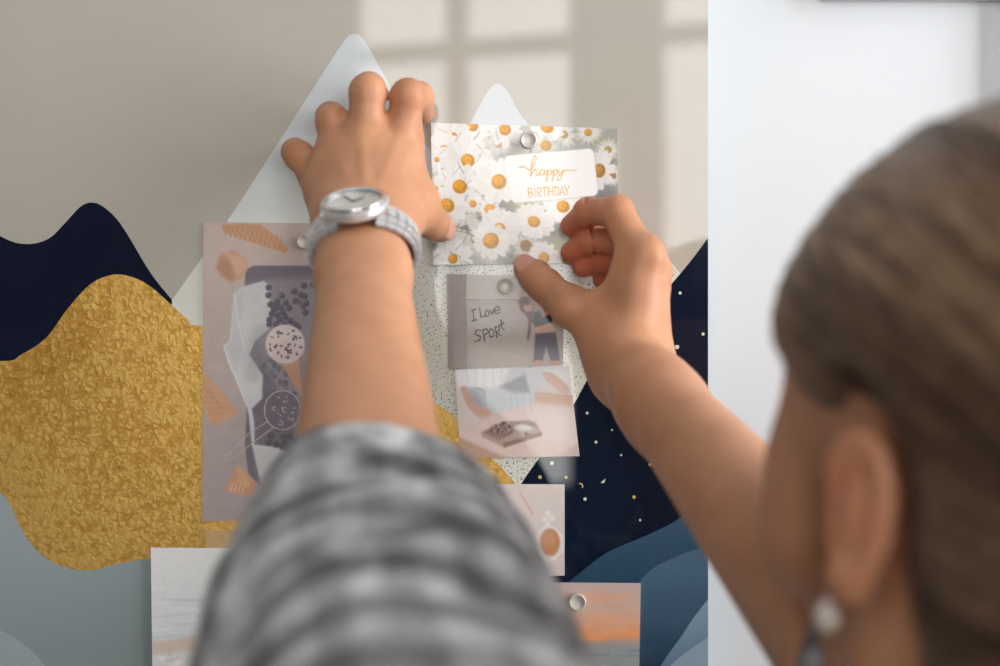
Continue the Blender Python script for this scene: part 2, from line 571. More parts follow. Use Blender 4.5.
# ------------------------------------------------------------------ painter for the printed cards
class Canvas:
    """Float RGB raster addressed in photo pixels; used to print a card's picture into its vertex colours."""

    def __init__(self, x0, y0, x1, y1, col, ss=2.5):
        self.x0, self.y0, self.ss = x0, y0, ss
        self.w, self.h = int((x1 - x0) * ss) + 2, int((y1 - y0) * ss) + 2
        self.a = np.empty((self.h, self.w, 3))
        self.a[:] = col
        self.X = x0 + np.arange(self.w)[None, :] / ss + np.zeros((self.h, 1))
        self.Y = y0 + np.arange(self.h)[:, None] / ss + np.zeros((1, self.w))

    def _box(self, x0, y0, x1, y1):
        i0, i1 = max(0, int((y0 - self.y0) * self.ss)), min(self.h, int((y1 - self.y0) * self.ss) + 2)
        j0, j1 = max(0, int((x0 - self.x0) * self.ss)), min(self.w, int((x1 - self.x0) * self.ss) + 2)
        return slice(i0, i1), slice(j0, j1)

    def put(self, sl, m, col, alpha=1.0):
        m = (np.clip(m, 0, 1) * alpha)[..., None]
        self.a[sl] = self.a[sl] * (1 - m) + np.array(col, float) * m

    def grad(self, x0, y0, x1, y1, ca, cb):
        t = ((self.X - x0) * (x1 - x0) + (self.Y - y0) * (y1 - y0)) / ((x1 - x0) ** 2 + (y1 - y0) ** 2)
        t = np.clip(t, 0, 1)[..., None]
        self.a = np.array(ca, float) * (1 - t) + np.array(cb, float) * t

    def poly(self, pts, col, feather=0.5, alpha=1.0):
        p = np.array(pts, float)
        f = feather
        sl = self._box(p[:, 0].min() - f - 1, p[:, 1].min() - f - 1, p[:, 0].max() + f + 1, p[:, 1].max() + f + 1)
        X, Y = self.X[sl], self.Y[sl]
        if X.size == 0:
            return
        ins = np.zeros(X.shape, bool)
        dd = np.full(X.shape, 1e9)
        for (ax, ay), (bx, by) in zip(p, np.roll(p, -1, 0)):
            cr = (ay > Y) != (by > Y)
            with np.errstate(divide='ignore', invalid='ignore'):
                xi = (bx - ax) * (Y - ay) / (by - ay + 1e-12) + ax
            ins ^= cr & (X < xi)
            vx, vy = bx - ax, by - ay
            t = np.clip(((X - ax) * vx + (Y - ay) * vy) / (vx * vx + vy * vy + 1e-12), 0, 1)
            dd = np.minimum(dd, np.hypot(X - ax - t * vx, Y - ay - t * vy))
        sd = np.where(ins, dd, -dd)
        self.put(sl, 0.5 + sd / (2 * f), col, alpha)

    def ell(self, cx, cy, rx, ry, col, rot=0.0, feather=0.5, alpha=1.0):
        R = max(rx, ry) + feather + 1
        sl = self._box(cx - R, cy - R, cx + R, cy + R)
        X, Y = self.X[sl] - cx, self.Y[sl] - cy
        c, s = math.cos(rot), math.sin(rot)
        u, v = (X * c + Y * s) / rx, (-X * s + Y * c) / ry
        d = (1 - np.hypot(u, v)) * min(rx, ry)
        self.put(sl, 0.5 + d / (2 * feather), col, alpha)

    def line(self, pts, w, col, feather=0.35, alpha=1.0):
        p = np.array(pts, float)
        R = w + feather + 1
        sl = self._box(p[:, 0].min() - R, p[:, 1].min() - R, p[:, 0].max() + R, p[:, 1].max() + R)
        X, Y = self.X[sl], self.Y[sl]
        if X.size == 0:
            return
        dd = np.full(X.shape, 1e9)
        for (ax, ay), (bx, by) in zip(p, p[1:]):
            vx, vy = bx - ax, by - ay
            t = np.clip(((X - ax) * vx + (Y - ay) * vy) / (vx * vx + vy * vy + 1e-12), 0, 1)
            dd = np.minimum(dd, np.hypot(X - ax - t * vx, Y - ay - t * vy))
        self.put(sl, 0.5 + (w / 2 - dd) / (2 * feather), col, alpha)

    def blur(self, r):
        n = max(1, int(r * self.ss))
        for _ in range(2):
            for ax in (0, 1):
                pad = [(0, 0)] * 3
                pad[ax] = (n, n)
                b = np.pad(self.a, pad, mode='edge')
                c = np.cumsum(b, ax)
                c = np.concatenate([np.zeros_like(np.take(c, [0], ax)), c], ax)
                L = self.a.shape[ax]
                i = np.arange(L)
                self.a = (np.take(c, i + 2 * n + 1, ax) - np.take(c, i, ax)) / (2 * n + 1)

    def grain(self, amp, cell):
        g = rng.random((self.h // cell + 3, self.w // cell + 3)) - 0.5
        yy, xx = np.arange(self.h) / cell, np.arange(self.w) / cell
        i, j = yy.astype(int), xx.astype(int)
        fy, fx = (yy - i)[:, None], (xx - j)[None, :]
        n = (g[i][:, j] * (1 - fy) * (1 - fx) + g[i + 1][:, j] * fy * (1 - fx) + g[i][:, j + 1] * (1 - fy) * fx + g[i + 1][:, j + 1] * fy * fx)
        self.a += n[..., None] * amp

    def at(self, x, y):
        j = np.clip(np.round((x - self.x0) * self.ss).astype(int), 0, self.w - 1)
        i = np.clip(np.round((y - self.y0) * self.ss).astype(int), 0, self.h - 1)
        return self.a[i, j]


def card_mat():
    t = NT('glossy_photo_paper')
    a = t.n('ShaderNodeAttribute', attribute_name='print')
    nz = t.noise(900, 2)
    mx = t.n('ShaderNodeMix', data_type='RGBA', blend_type='MULTIPLY')
    mx.inputs['Factor'].default_value = 0.04
    t.l(a.outputs['Color'], mx.inputs['A'])
    t.l(nz.outputs['Color'], mx.inputs['B'])
    t.l(mx.outputs['Result'], t.b.inputs['Base Color'])
    coat(t, 0.05, 0.55)
    return t.m


M_CARD = card_mat()
M_PAPER = plain('paper_edge', rgb(225, 222, 216), 0.8, var=0.02)
CARD_T = 0.0012


def card(name, quad, cv, label, cat, lift=0.0002, group=None, step=0.5):
    """A thin printed card on the board; quad is TL, TR, BR, BL in photo pixels of the board plane."""
    q = np.array(quad, float)
    nx = int(max(np.hypot(*(q[1] - q[0])), np.hypot(*(q[2] - q[3]))) / step)
    ny = int(max(np.hypot(*(q[3] - q[0])), np.hypot(*(q[2] - q[1]))) / step)
    u, v = np.meshgrid(np.linspace(0, 1, nx + 1), np.linspace(0, 1, ny + 1))
    px = ((1 - u) * (1 - v))[..., None] * q[0] + (u * (1 - v))[..., None] * q[1] + (u * v)[..., None] * q[2] + ((1 - u) * v)[..., None] * q[3]
    pxf = px.reshape(-1, 2)
    yf = DB - lift - CARD_T - 0.0004
    co = np.stack([(pxf[:, 0] - 500) / F * DB, np.full(len(pxf), yf), EYE + (333 - pxf[:, 1]) / F * DB], 1)
    W = nx + 1
    idx = np.arange((ny + 1) * W).reshape(ny + 1, W)
    faces = np.stack([idx[:-1, :-1], idx[1:, :-1], idx[1:, 1:], idx[:-1, 1:]], -1).reshape(-1, 4)
    rim = np.concatenate([idx[0, :], idx[1:, -1], idx[-1, -2::-1], idx[-2:0:-1, 0]])
    back = co[rim].copy()
    back[:, 1] = DB - lift - 0.0004
    nb = len(co)
    r = len(rim)
    k = np.arange(r)
    side = np.stack([rim, rim[(k + 1) % r], nb + (k + 1) % r, nb + k], -1)
    corners = [0, nx, nx + ny, 2 * nx + ny]
    backf = np.array([[nb + c for c in corners]])
    allf = np.concatenate([faces, side, backf[:, :4]])
    me = bpy.data.meshes.new(name)
    allv = np.concatenate([co, back])
    org = Vector(((co[:, 0].min() + co[:, 0].max()) / 2, DB, co[:, 2].min()))
    allv = allv - np.array(org)
    me.from_pydata(allv.tolist(), [], allf.tolist())
    at = me.color_attributes.new('print', 'FLOAT_COLOR', 'POINT')
    c = np.ones((len(allv), 4))
    c[:nb, :3] = lin(np.clip(cv.at(pxf[:, 0], pxf[:, 1]), 0, 255))
    c[nb:, :3] = lin((222, 218, 212))
    at.data.foreach_set('color', c.ravel())
    mi = np.zeros(len(allf), int)
    mi[len(faces):] = 1
    me.materials.append(M_CARD)
    me.materials.append(M_PAPER)
    me.polygons.foreach_set('material_index', mi)
    o = bpy.data.objects.new(name, me)
    COL.objects.link(o)
    o.location = org
    tag(o, label, cat, group)
    return o



# ------------------------------------------------------------------ the printed cards
def crop(ox, oy, s):
    """Turn points read in an enlarged crop of the photograph into photo pixels."""
    return lambda *pts: [(ox + x / s, oy + y / s) for x, y in pts]


A3p = lambda v: np.array(v, float)


# --- birthday card with daisies
def paint_birthday():
    K = crop(420, 110, 4.038)
    cv = Canvas(428, 120, 622, 268, (214, 212, 206))
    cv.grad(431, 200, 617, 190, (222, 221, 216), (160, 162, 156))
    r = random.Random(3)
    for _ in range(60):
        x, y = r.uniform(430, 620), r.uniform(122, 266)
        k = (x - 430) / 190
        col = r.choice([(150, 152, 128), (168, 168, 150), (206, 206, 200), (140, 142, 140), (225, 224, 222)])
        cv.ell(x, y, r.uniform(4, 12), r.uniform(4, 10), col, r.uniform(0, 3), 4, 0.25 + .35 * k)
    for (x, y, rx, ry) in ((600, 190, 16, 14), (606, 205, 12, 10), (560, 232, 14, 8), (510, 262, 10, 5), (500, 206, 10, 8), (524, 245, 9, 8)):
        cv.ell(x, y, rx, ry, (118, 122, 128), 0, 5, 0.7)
    for (x, y) in ((520, 205), (470, 200), (580, 225), (555, 245), (605, 145)):
        cv.ell(x, y, 14, 9, (158, 156, 116), 0.5, 5, 0.55)
    cv.blur(1.6)
    # stems
    for _ in range(46):
        x, y = r.uniform(432, 612), r.uniform(130, 262)
        a = r.uniform(-2.6, -0.5)
        L = r.uniform(8, 26)
        pts = [(x, y), (x + L * .5 * math.cos(a) + r.uniform(-2, 2), y - L * .5 * math.sin(a)), (x + L * math.cos(a), y - L * math.sin(a))]
        cv.line(smooth_path(pts, 4), r.uniform(.5, 1.1), r.choice([(128, 130, 104), (150, 152, 140), (104, 108, 92), (170, 168, 150)]), 0.5, 0.65)
    for pts in (((132, 486), (200, 500), (250, 530), (300, 585)), ((140, 470), (215, 490), (262, 520)), ((185, 350), (225, 400), (250, 440)), ((90, 350), (125, 312)), ((170, 230), (172, 280))):
        cv.line(smooth_path(K(*pts), 4), 0.8, (120, 124, 112), 0.4, 0.8)

    def daisy(cx, cy, R, rc, n, tilt=1.0, rot=0.0, pet=(240, 238, 236), eye=(226, 160, 44), w=0.2, al=1.0, f=0.5):
        for i in range(n):
            a = 2 * math.pi * i / n + r.uniform(-.12, .12)
            Ri = R * r.uniform(.86, 1.06)
            dx, dy = math.cos(a) * (rc + Ri) / 2, math.sin(a) * (rc + Ri) / 2 * tilt
            x, y = cx + dx * math.cos(rot) - dy * math.sin(rot), cy + dx * math.sin(rot) + dy * math.cos(rot)
            L = math.hypot(dx, dy)
            an = math.atan2(y - cy, x - cx)
            sh = r.uniform(-10, 4)
            cv.ell(x, y, (Ri - rc * .6) / 2 * (L / max((rc + Ri) / 2, .1)) + 1, R * w, tuple(c + sh for c in pet), an, f, al)
            cv.line([(cx + (x - cx) * .6, cy + (y - cy) * .6), (cx + (x - cx) * 1.5, cy + (y - cy) * 1.5)], .35, (206, 204, 206), .4, .5 * al)
        e = np.array(eye, float)
        cv.ell(cx, cy, rc, rc * (tilt + 1) / 2, tuple(e * .86), rot, 0.6, al)
        cv.ell(cx - rc * .2, cy - rc * .2, rc * .7, rc * .65, tuple(np.minimum(e * 1.06, 250)), rot, 1.2, al)
        for _ in range(int(rc * 5)):
            q, s = r.uniform(0, 6.3), r.uniform(0, rc * .8)
            cv.ell(cx + s * math.cos(q), cy + s * math.sin(q), .5, .5, tuple(e * r.uniform(.75, 1.08)), 0, .4, .6)

    for _ in range(70):
        x, y = r.uniform(432, 616), r.uniform(125, 264)
        cv.ell(x, y, r.uniform(1.5, 5), r.uniform(.8, 2.4), r.choice([(112, 114, 86), (134, 132, 108), (98, 100, 96), (150, 132, 84)]), r.uniform(0, 3), .8, .6)
    # soft daisies in the back of the bunch
    for (x, y, R, rc, eye) in ((564, 135, 12, 4, (186, 150, 84)), (588, 133, 11, 4, (208, 160, 70)), (529, 208, 12, 6, (176, 146, 92)), (499, 143, 12, 5.5, (214, 172, 128)),
                               (546, 146, 11, 5.5, (214, 164, 72)), (526, 246, 12, 6, (160, 122, 62)), (608, 150, 10, 3.5, (180, 150, 90)), (612, 176, 10, 4, (170, 130, 90)), (477, 143, 10, 3, (220, 170, 90)),
                               (566, 262, 12, 4, (190, 150, 70)), (588, 240, 13, 5, (190, 150, 80)), (606, 228, 12, 5, (200, 150, 70)), (603, 256, 12, 5, (205, 160, 70))):
        daisy(x, y, R, rc, 14, .9, .3, (226, 224, 220), eye, .17, .8, 1.2)
    for (x, y, R, rc, n, t) in ((472, 126, 18, 6.5, 17, .75), (505, 130, 17, 6, 16, .9), (547, 128, 16, 6.5, 16, .6), (453, 138, 21, 5, 18, 1.0), (444, 150, 17, 4.5, 16, 1.0), (468, 161, 27, 6.8, 20, .9),
                                (460, 187, 24, 7.2, 18, .9), (447, 206, 19, 7.6, 14, .8), (491, 211, 12, 7, 12, .7), (473, 204, 9, 3.6, 12, 1.0), (441, 188, 10, 3, 10, 1), (436, 189, 9, 2.4, 10, 1),
                                (453, 259, 20, 4.8, 16, 1.0), (437, 160, 12, 2.6, 12, 1)):
        daisy(x, y, R, rc, n, t, r.uniform(0, 1), (238, 237, 236))
    for _ in range(60):
        x, y = r.uniform(432, 545), r.uniform(128, 262)
        a = r.uniform(-2.8, -.3)
        L = r.uniform(4, 13)
        cv.line(smooth_path([(x, y), (x + L * .5 * math.cos(a) + r.uniform(-1, 1), y - L * .5 * math.sin(a)), (x + L * math.cos(a), y - L * math.sin(a))], 4), r.uniform(.5, 1.3), r.choice([(126, 126, 104), (154, 152, 138), (110, 112, 104)]), .5, .5)
    daisy(499, 182, 21, 7.4, 19, 1.0, .2)
    daisy(599, 171, 15, 6.2, 16, 1.25, .1, (226, 222, 222), (186, 140, 80))
    daisy(563, 207, 19, 6.4, 18, .85, .2)
    daisy(534, 222, 21, 6.2, 17, .75, .45)
    daisy(499.5, 229, 20, 5.8, 20, 1.0, .5)
    daisy(491, 241, 18, 8, 16, .95, .1)
    daisy(544, 258, 17, 5.5, 16, .9, .6)
    # the white label
    lab = []
    q = [(503.5, 156.5), (593, 148.5), (598, 195.5), (512, 203.5)]
    for i in range(4):
        p, a, b = np.array(q[i]), np.array(q[i - 1]), np.array(q[(i + 1) % 4])
        p1, p2 = p + (a - p) / np.linalg.norm(a - p) * 6, p + (b - p) / np.linalg.norm(b - p) * 6
        for t in np.linspace(0, 1, 6):
            lab.append(tuple((1 - t) ** 2 * p1 + 2 * t * (1 - t) * p + t * t * p2))
    cv.poly([(x + .8, y + 1.2) for x, y in lab], (190, 188, 184), 1.2, .5)
    cv.poly(lab, (240, 240, 240), 0.5)
    G = (222, 168, 74)
    w = 0.95
    S = lambda *p: cv.line(smooth_path(K(*p), 6), w, G, .35)
    S((402, 232), (422, 231), (440, 243), (452, 238), (466, 205), (468, 190), (460, 190), (452, 215), (447, 270))
    S((448, 266), (458, 246), (468, 243), (469, 258), (474, 266), (484, 256))
    S((504, 248), (494, 243), (484, 254), (488, 266), (498, 260), (505, 246), (503, 262), (510, 262))
    for o in (0, 24):
        S((514 + o, 244), (514 + o, 268), (509 + o, 290))
        S((513 + o, 254), (524 + o, 242), (531 + o, 250), (525 + o, 262), (514 + o, 262))
    S((560, 243), (559, 256), (567, 260), (577, 244))
    S((578, 242), (574, 262), (564, 284), (555, 280), (566, 262), (590, 244), (610, 246), (632, 242))
    w = .9
    S2 = lambda *p: cv.line(K(*p), w, (218, 176, 104), .35)
    # B I R T H D A Y
    S2((437, 318), (439, 353), (451, 351), (455, 343), (450, 336), (438, 335), (448, 333), (451, 325), (447, 318), (437, 318))
    S2((464, 317), (465, 352))
    S2((474, 352), (473, 316), (485, 316), (488, 324), (485, 332), (474, 334), (489, 351))
    S2((493, 314), (513, 313))
    S2((503, 314), (504, 350))
    S2((518, 312), (519, 349))
    S2((536, 311), (537, 348))
    S2((518, 331), (537, 330))
    S2((544, 311), (545, 347), (556, 343), (561, 330), (556, 314), (544, 311))
    S2((564, 347), (572, 310), (583, 346))
    S2((567, 334), (580, 333))
    S2((583, 309), (592, 326), (601, 308))
    S2((592, 326), (593, 345))
    return cv


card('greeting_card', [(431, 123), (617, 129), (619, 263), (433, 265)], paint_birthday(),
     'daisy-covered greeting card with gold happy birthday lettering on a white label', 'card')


# --- ice cream photograph
def paint_icecream():
    cv = Canvas(198, 216, 416, 526, (188, 170, 166))
    cv.grad(210, 230, 260, 520, (196, 178, 170), (168, 154, 154))
    cv.ell(225, 250, 40, 40, (206, 186, 176), 0, 25, .5)
    cv.ell(225, 480, 40, 60, (164, 150, 152), 0, 25, .6)
    A = crop(200, 215, 4.3)
    B = crop(200, 360, 3.915)
    r = random.Random(5)
    # dark tray with rounded corner
    cv.poly(smooth_path(A((196, 262), (205, 235), (232, 218)), 4) + [(400, 266), (400, 500), (262, 492)] + B((225, 480), (190, 440), (178, 330), (185, 200)) + A((190, 480)), (106, 100, 112), 1.0)
    cv.poly(A((196, 300), (300, 275), (480, 268)) + [(400, 276), (400, 450), (300, 440)] + A((250, 560)), (150, 144, 150), 4, .75)
    # greaseproof paper
    pap = A((150, 335), (180, 310), (275, 284), (300, 300), (310, 480), (240, 540), (215, 600)) + B((248, 60), (245, 150), (205, 190), (215, 250), (215, 330), (330, 345), (370, 400), (330, 560), (245, 500), (205, 330), (190, 190), (110, 0)) + A((105, 560), (128, 540))
    cv.poly(pap, (206, 208, 210), 1.0)
    cv.poly(A((150, 345), (185, 330), (175, 470), (205, 600), (150, 666), (112, 575), (140, 530)), (190, 193, 196), 3, .7)
    cv.line(A((152, 345), (165, 460), (200, 600)), 1.0, (226, 228, 230), 1, .8)
    cv.line(B((112, 0), (150, 90), (200, 215)), 1.3, (224, 226, 228), .8, .9)
    cv.line(A((105, 565), (140, 660)), 1.2, (222, 224, 226), .8, .9)
    cv.poly(B((215, 335), (330, 345), (345, 400), (260, 510), (225, 420)), (196, 198, 202), 4, .6)
    cv.ell(*A((250, 590))[0], 8, 20, (140, 138, 144), .2, 8, .6)
    # berries
    for (x, y) in ((297, 312), (296, 345), (355, 348), (305, 385), (335, 372), (340, 395), (322, 390), (350, 400), (372, 378), (385, 400), (408, 330), (412, 370), (436, 345), (450, 305), (452, 350),
                   (310, 425), (335, 430), (300, 450), (300, 470), (345, 450), (370, 440), (330, 470), (365, 470), (390, 455), (410, 470), (360, 420), (425, 480), (460, 380), (455, 420), (320, 405)):
        x_, y_ = A((x, y))[0]
        cv.ell(x_, y_, 3.1, 3.1, (86, 82, 96), 0, .8)
        cv.ell(x_ - .8, y_ - .9, 1.0, 1.0, (126, 120, 134), 0, .6, .7)
    for (x, y) in ((272, 323), (335, 322), (310, 270), (330, 300), (300, 330), (345, 350), (360, 340), (325, 340), (350, 300), (280, 295)):
        x_, y_ = B((x, y))[0]
        cv.ell(x_, y_, 3.6, 3.2, (84, 80, 92), 0, .9)
    for _ in range(34):
        x, y = r.uniform(262, 300), r.uniform(350, 395)
        cv.ell(x, y, r.uniform(2, 3.4), r.uniform(2, 3.4), r.choice([(98, 94, 108), (112, 106, 118), (86, 82, 96)]), 0, .9, .85)
    for _ in range(40):
        x, y = r.uniform(300, 392), r.uniform(285, 445)
        cv.ell(x, y, r.uniform(2, 3.6), r.uniform(2, 3.6), r.choice([(98, 94, 108), (150, 146, 152), (86, 82, 96)]), 0, .9, .85)
    # scoop in its cone
    cx, cy = A((368, 555))[0]
    cv.poly([(279, 358), (299, 352), (303, 398), (296, 388)], (196, 144, 112), 1)
    cv.ell(cx, cy, 19.5, 19.5, (226, 212, 208), 0, 1)
    cv.ell(cx + 3, cy + 8, 15, 10, (206, 184, 182), 0, 5, .6)
    for _ in range(36):
        a, s = r.uniform(0, 6.3), 17 * math.sqrt(r.random())
        x, y = cx + s * math.cos(a), cy + s * math.sin(a)
        cv.ell(x, y, r.uniform(.9, 1.9), r.uniform(.7, 1.3), r.choice([(92, 80, 92), (130, 112, 120), (98, 88, 104)]), r.uniform(0, 3), .5)
    # sieve
    ex, ey = 283, 410
    cv.ell(ex, ey, 18, 19, (104, 98, 112), 0, 2, .85)
    cv.line([(ex + 18 * math.cos(t), ey + 19.5 * math.sin(t)) for t in np.linspace(0, 6.3, 40)], 1.0, (196, 186, 182), .4)
    for _ in range(26):
        a, s = r.uniform(0, 6.3), 15 * math.sqrt(r.random())
        cv.ell(ex + s * math.cos(a), ey + s * math.sin(a), .9, .9, (196, 170, 168), 0, .4, .9)
    cv.line(B((268, 238), (190, 290), (108, 372), (100, 385), (110, 395), (122, 390), (290, 262)), 1.0, (186, 172, 166), .4)
    # wafer cones
    K1, K2 = (206, 156, 122), (184, 128, 96)

    def cone(pts, n, shade):
        cv.poly(pts, K1, 1)
        p = np.array(pts)
        cv.poly([tuple(p[0]), tuple(p[1]), tuple((p[1] + p[2]) / 2), tuple((p[0] + p[-1]) / 2)], shade, 4, .5)
        for t in np.linspace(.1, .95, n):
            a, b = p[0] + (p[-1] - p[0]) * t, p[1] + (p[2] - p[1]) * t
            cv.line([tuple(a), tuple(b)], .6, K2, .5, .6)

    cv.poly(A((80, 185), (100, 160), (150, 150), (190, 180), (210, 225), (180, 275), (140, 290), (95, 262), (72, 225)), (204, 158, 130), 1)
    cv.poly(A((72, 225), (95, 180), (130, 190), (160, 260), (140, 290), (95, 262)), (176, 128, 104), 3, .7)
    cv.poly(A((120, 175), (185, 180), (205, 222), (160, 258)), (218, 178, 150), 2, .7)
    c1 = A((95, 42), (260, 40), (345, 105), (382, 150), (370, 165), (250, 128), (105, 76))
    cv.poly(c1, (200, 148, 112), 1)
    for k in range(12):
        x = 110 + k * 21
        cv.line(A((x + 14, 50 + k * 4), (x, 90 + k * 5)), .9, (168, 112, 78), .6, .6)
        cv.line(A((x - 4, 50 + k * 4), (x + 20, 95 + k * 5)), .7, (220, 176, 140), .6, .5)
    c2 = B((8, 60), (20, 50), (70, 105), (155, 207), (60, 255), (40, 250), (8, 150))
    cv.poly(c2, (204, 152, 116), 1)
    for k in range(7):
        cv.line(B((15 + k * 10, 70 + k * 18), (50 + k * 12, 250 - k * 10)), .7, (176, 122, 88), .5, .55)
        cv.line(B((20, 80 + k * 25), (70 + k * 10, 110 + k * 16)), .6, (222, 178, 144), .5, .5)
    c3 = B((145, 408), (185, 445), (250, 510), (250, 545), (110, 515), (105, 495), (130, 450))
    cv.poly(c3, (208, 150, 112), 1)
    cv.poly(B((145, 408), (185, 445), (200, 500), (150, 480)), (222, 170, 130), 2, .7)
    for k in range(4):
        cv.line(B((120 + k * 16, 512), (130 + k * 16, 485)), .9, (226, 206, 190), .4, .8)
    cv.a = cv.a * .82 + A3p((190, 180, 178)) * .18  # haze of the window reflection mixed into the print colours
    cv.grain(7, 18)
    cv.grain(4, 3)
    return cv


card('photo_print', [(204, 222), (410, 225), (410, 519), (203, 520.5)], paint_icecream(),
     'tall photo print of ice cream cones and berries on a tray, behind the raised forearm', 'photo')


# --- sport photograph with handwriting
def paint_sport():
    K = crop(435, 260, 3.17)
    cv = Canvas(442, 270, 572, 374, (186, 178, 172))
    cv.grad(447, 275, 560, 366, (190, 183, 178), (168, 158, 152))
    cv.poly(K((38, 36), (97, 36), (99, 350), (38, 350)), (166, 158, 153), .8)
    cv.poly(K((40, 36), (56, 36), (60, 350), (40, 350)), (150, 143, 138), 2, .7)
    cv.poly(K((98, 30), (430, 30), (430, 125), (98, 125)), (198, 192, 187), .6)
    cv.line(K((97, 125), (285, 125)), .6, (140, 132, 128), .3, .9)
    cv.line(K((97, 36), (99, 345)), .7, (132, 125, 121), .3, .9)
    cv.poly(K((100, 250), (330, 250), (330, 345), (100, 345)), (176, 166, 160), 12, .8)
    cv.poly(K((190, 300), (330, 300), (330, 345), (190, 345)), (186, 166, 150), 10, .6)
    cv.poly(K((283, 30), (420, 30), (420, 350), (300, 350)), (170, 160, 158), 6, .7)
    ink = (52, 46, 50)
    S = lambda *p: cv.line(smooth_path(K(*p), 5), 1.05, ink, .35)
    S((122, 159), (122, 175), (124, 191))
    S((115, 160), (130, 156))
    S((117, 194), (133, 189))
    cv.line(K((141, 151), (146, 182), (158, 178)), 1.05, ink, .35)
    S((166, 160), (159, 166), (161, 177), (169, 176), (171, 165), (165, 159))
    cv.line(K((175, 159), (181, 174), (187, 155)), 1.05, ink, .35)
    S((190, 163), (204, 157), (199, 147), (189, 157), (192, 170), (206, 166))
    S((146, 224), (134, 222), (127, 231), (134, 239), (144, 242), (141, 254), (128, 258))
    cv.line(K((152, 221), (158, 258)), 1.05, ink, .35)
    S((152, 222), (164, 219), (168, 229), (156, 238))
    S((178, 217), (172, 228), (175, 243), (184, 242), (186, 226), (178, 217))
    cv.line(K((191, 213), (196, 245)), 1.05, ink, .35)
    S((191, 214), (203, 211), (203, 224), (194, 229), (208, 239))
    S((210, 190), (212, 214), (220, 221))
    S((203, 207), (219, 199))
    # woman in training clothes, seen from the front with one arm raised
    sk = (196, 150, 130)
    cv.poly(smooth_path(K((262, 105), (300, 95), (350, 110), (395, 150), (385, 175), (330, 150), (285, 150)), 4), sk, 1.2)
    cv.poly(K((318, 160), (372, 165), (378, 235), (318, 232)), sk, 1.5)
    cv.poly(smooth_path(K((262, 130), (285, 118), (312, 135), (308, 175), (300, 240), (292, 250), (296, 190), (272, 160)), 4), (112, 66, 62), 1.2)
    cv.ell(*K((296, 145))[0], 5, 6.5, (206, 160, 140), 0, 1)
    cv.ell(*K((286, 130))[0], 5.5, 4, (96, 58, 54), .4, 1)
    cv.poly(K((312, 165), (330, 160), (340, 180), (368, 172), (372, 195), (345, 215), (318, 212), (306, 195)), (70, 62, 68), 1)
    cv.poly(K((318, 214), (372, 196), (376, 228), (320, 236)), (206, 160, 138), 1)
    cv.poly(K((318, 233), (382, 228), (396, 320), (368, 322), (352, 275), (340, 320), (312, 322)), (92, 84, 98), 1)
    cv.poly(K((316, 318), (338, 318), (336, 345), (316, 345)), (198, 148, 128), 1)
    cv.poly(K((366, 320), (394, 318), (394, 345), (372, 345)), (198, 148, 128), 1)
    cv.grain(5, 12)
    return cv


card('photo_print', [(447, 274), (564, 277), (563, 365), (448.5, 369)], paint_sport(),
     'small grey photo print handwritten with I love sport, under the thumb of the right hand', 'photo', lift=0.0004)


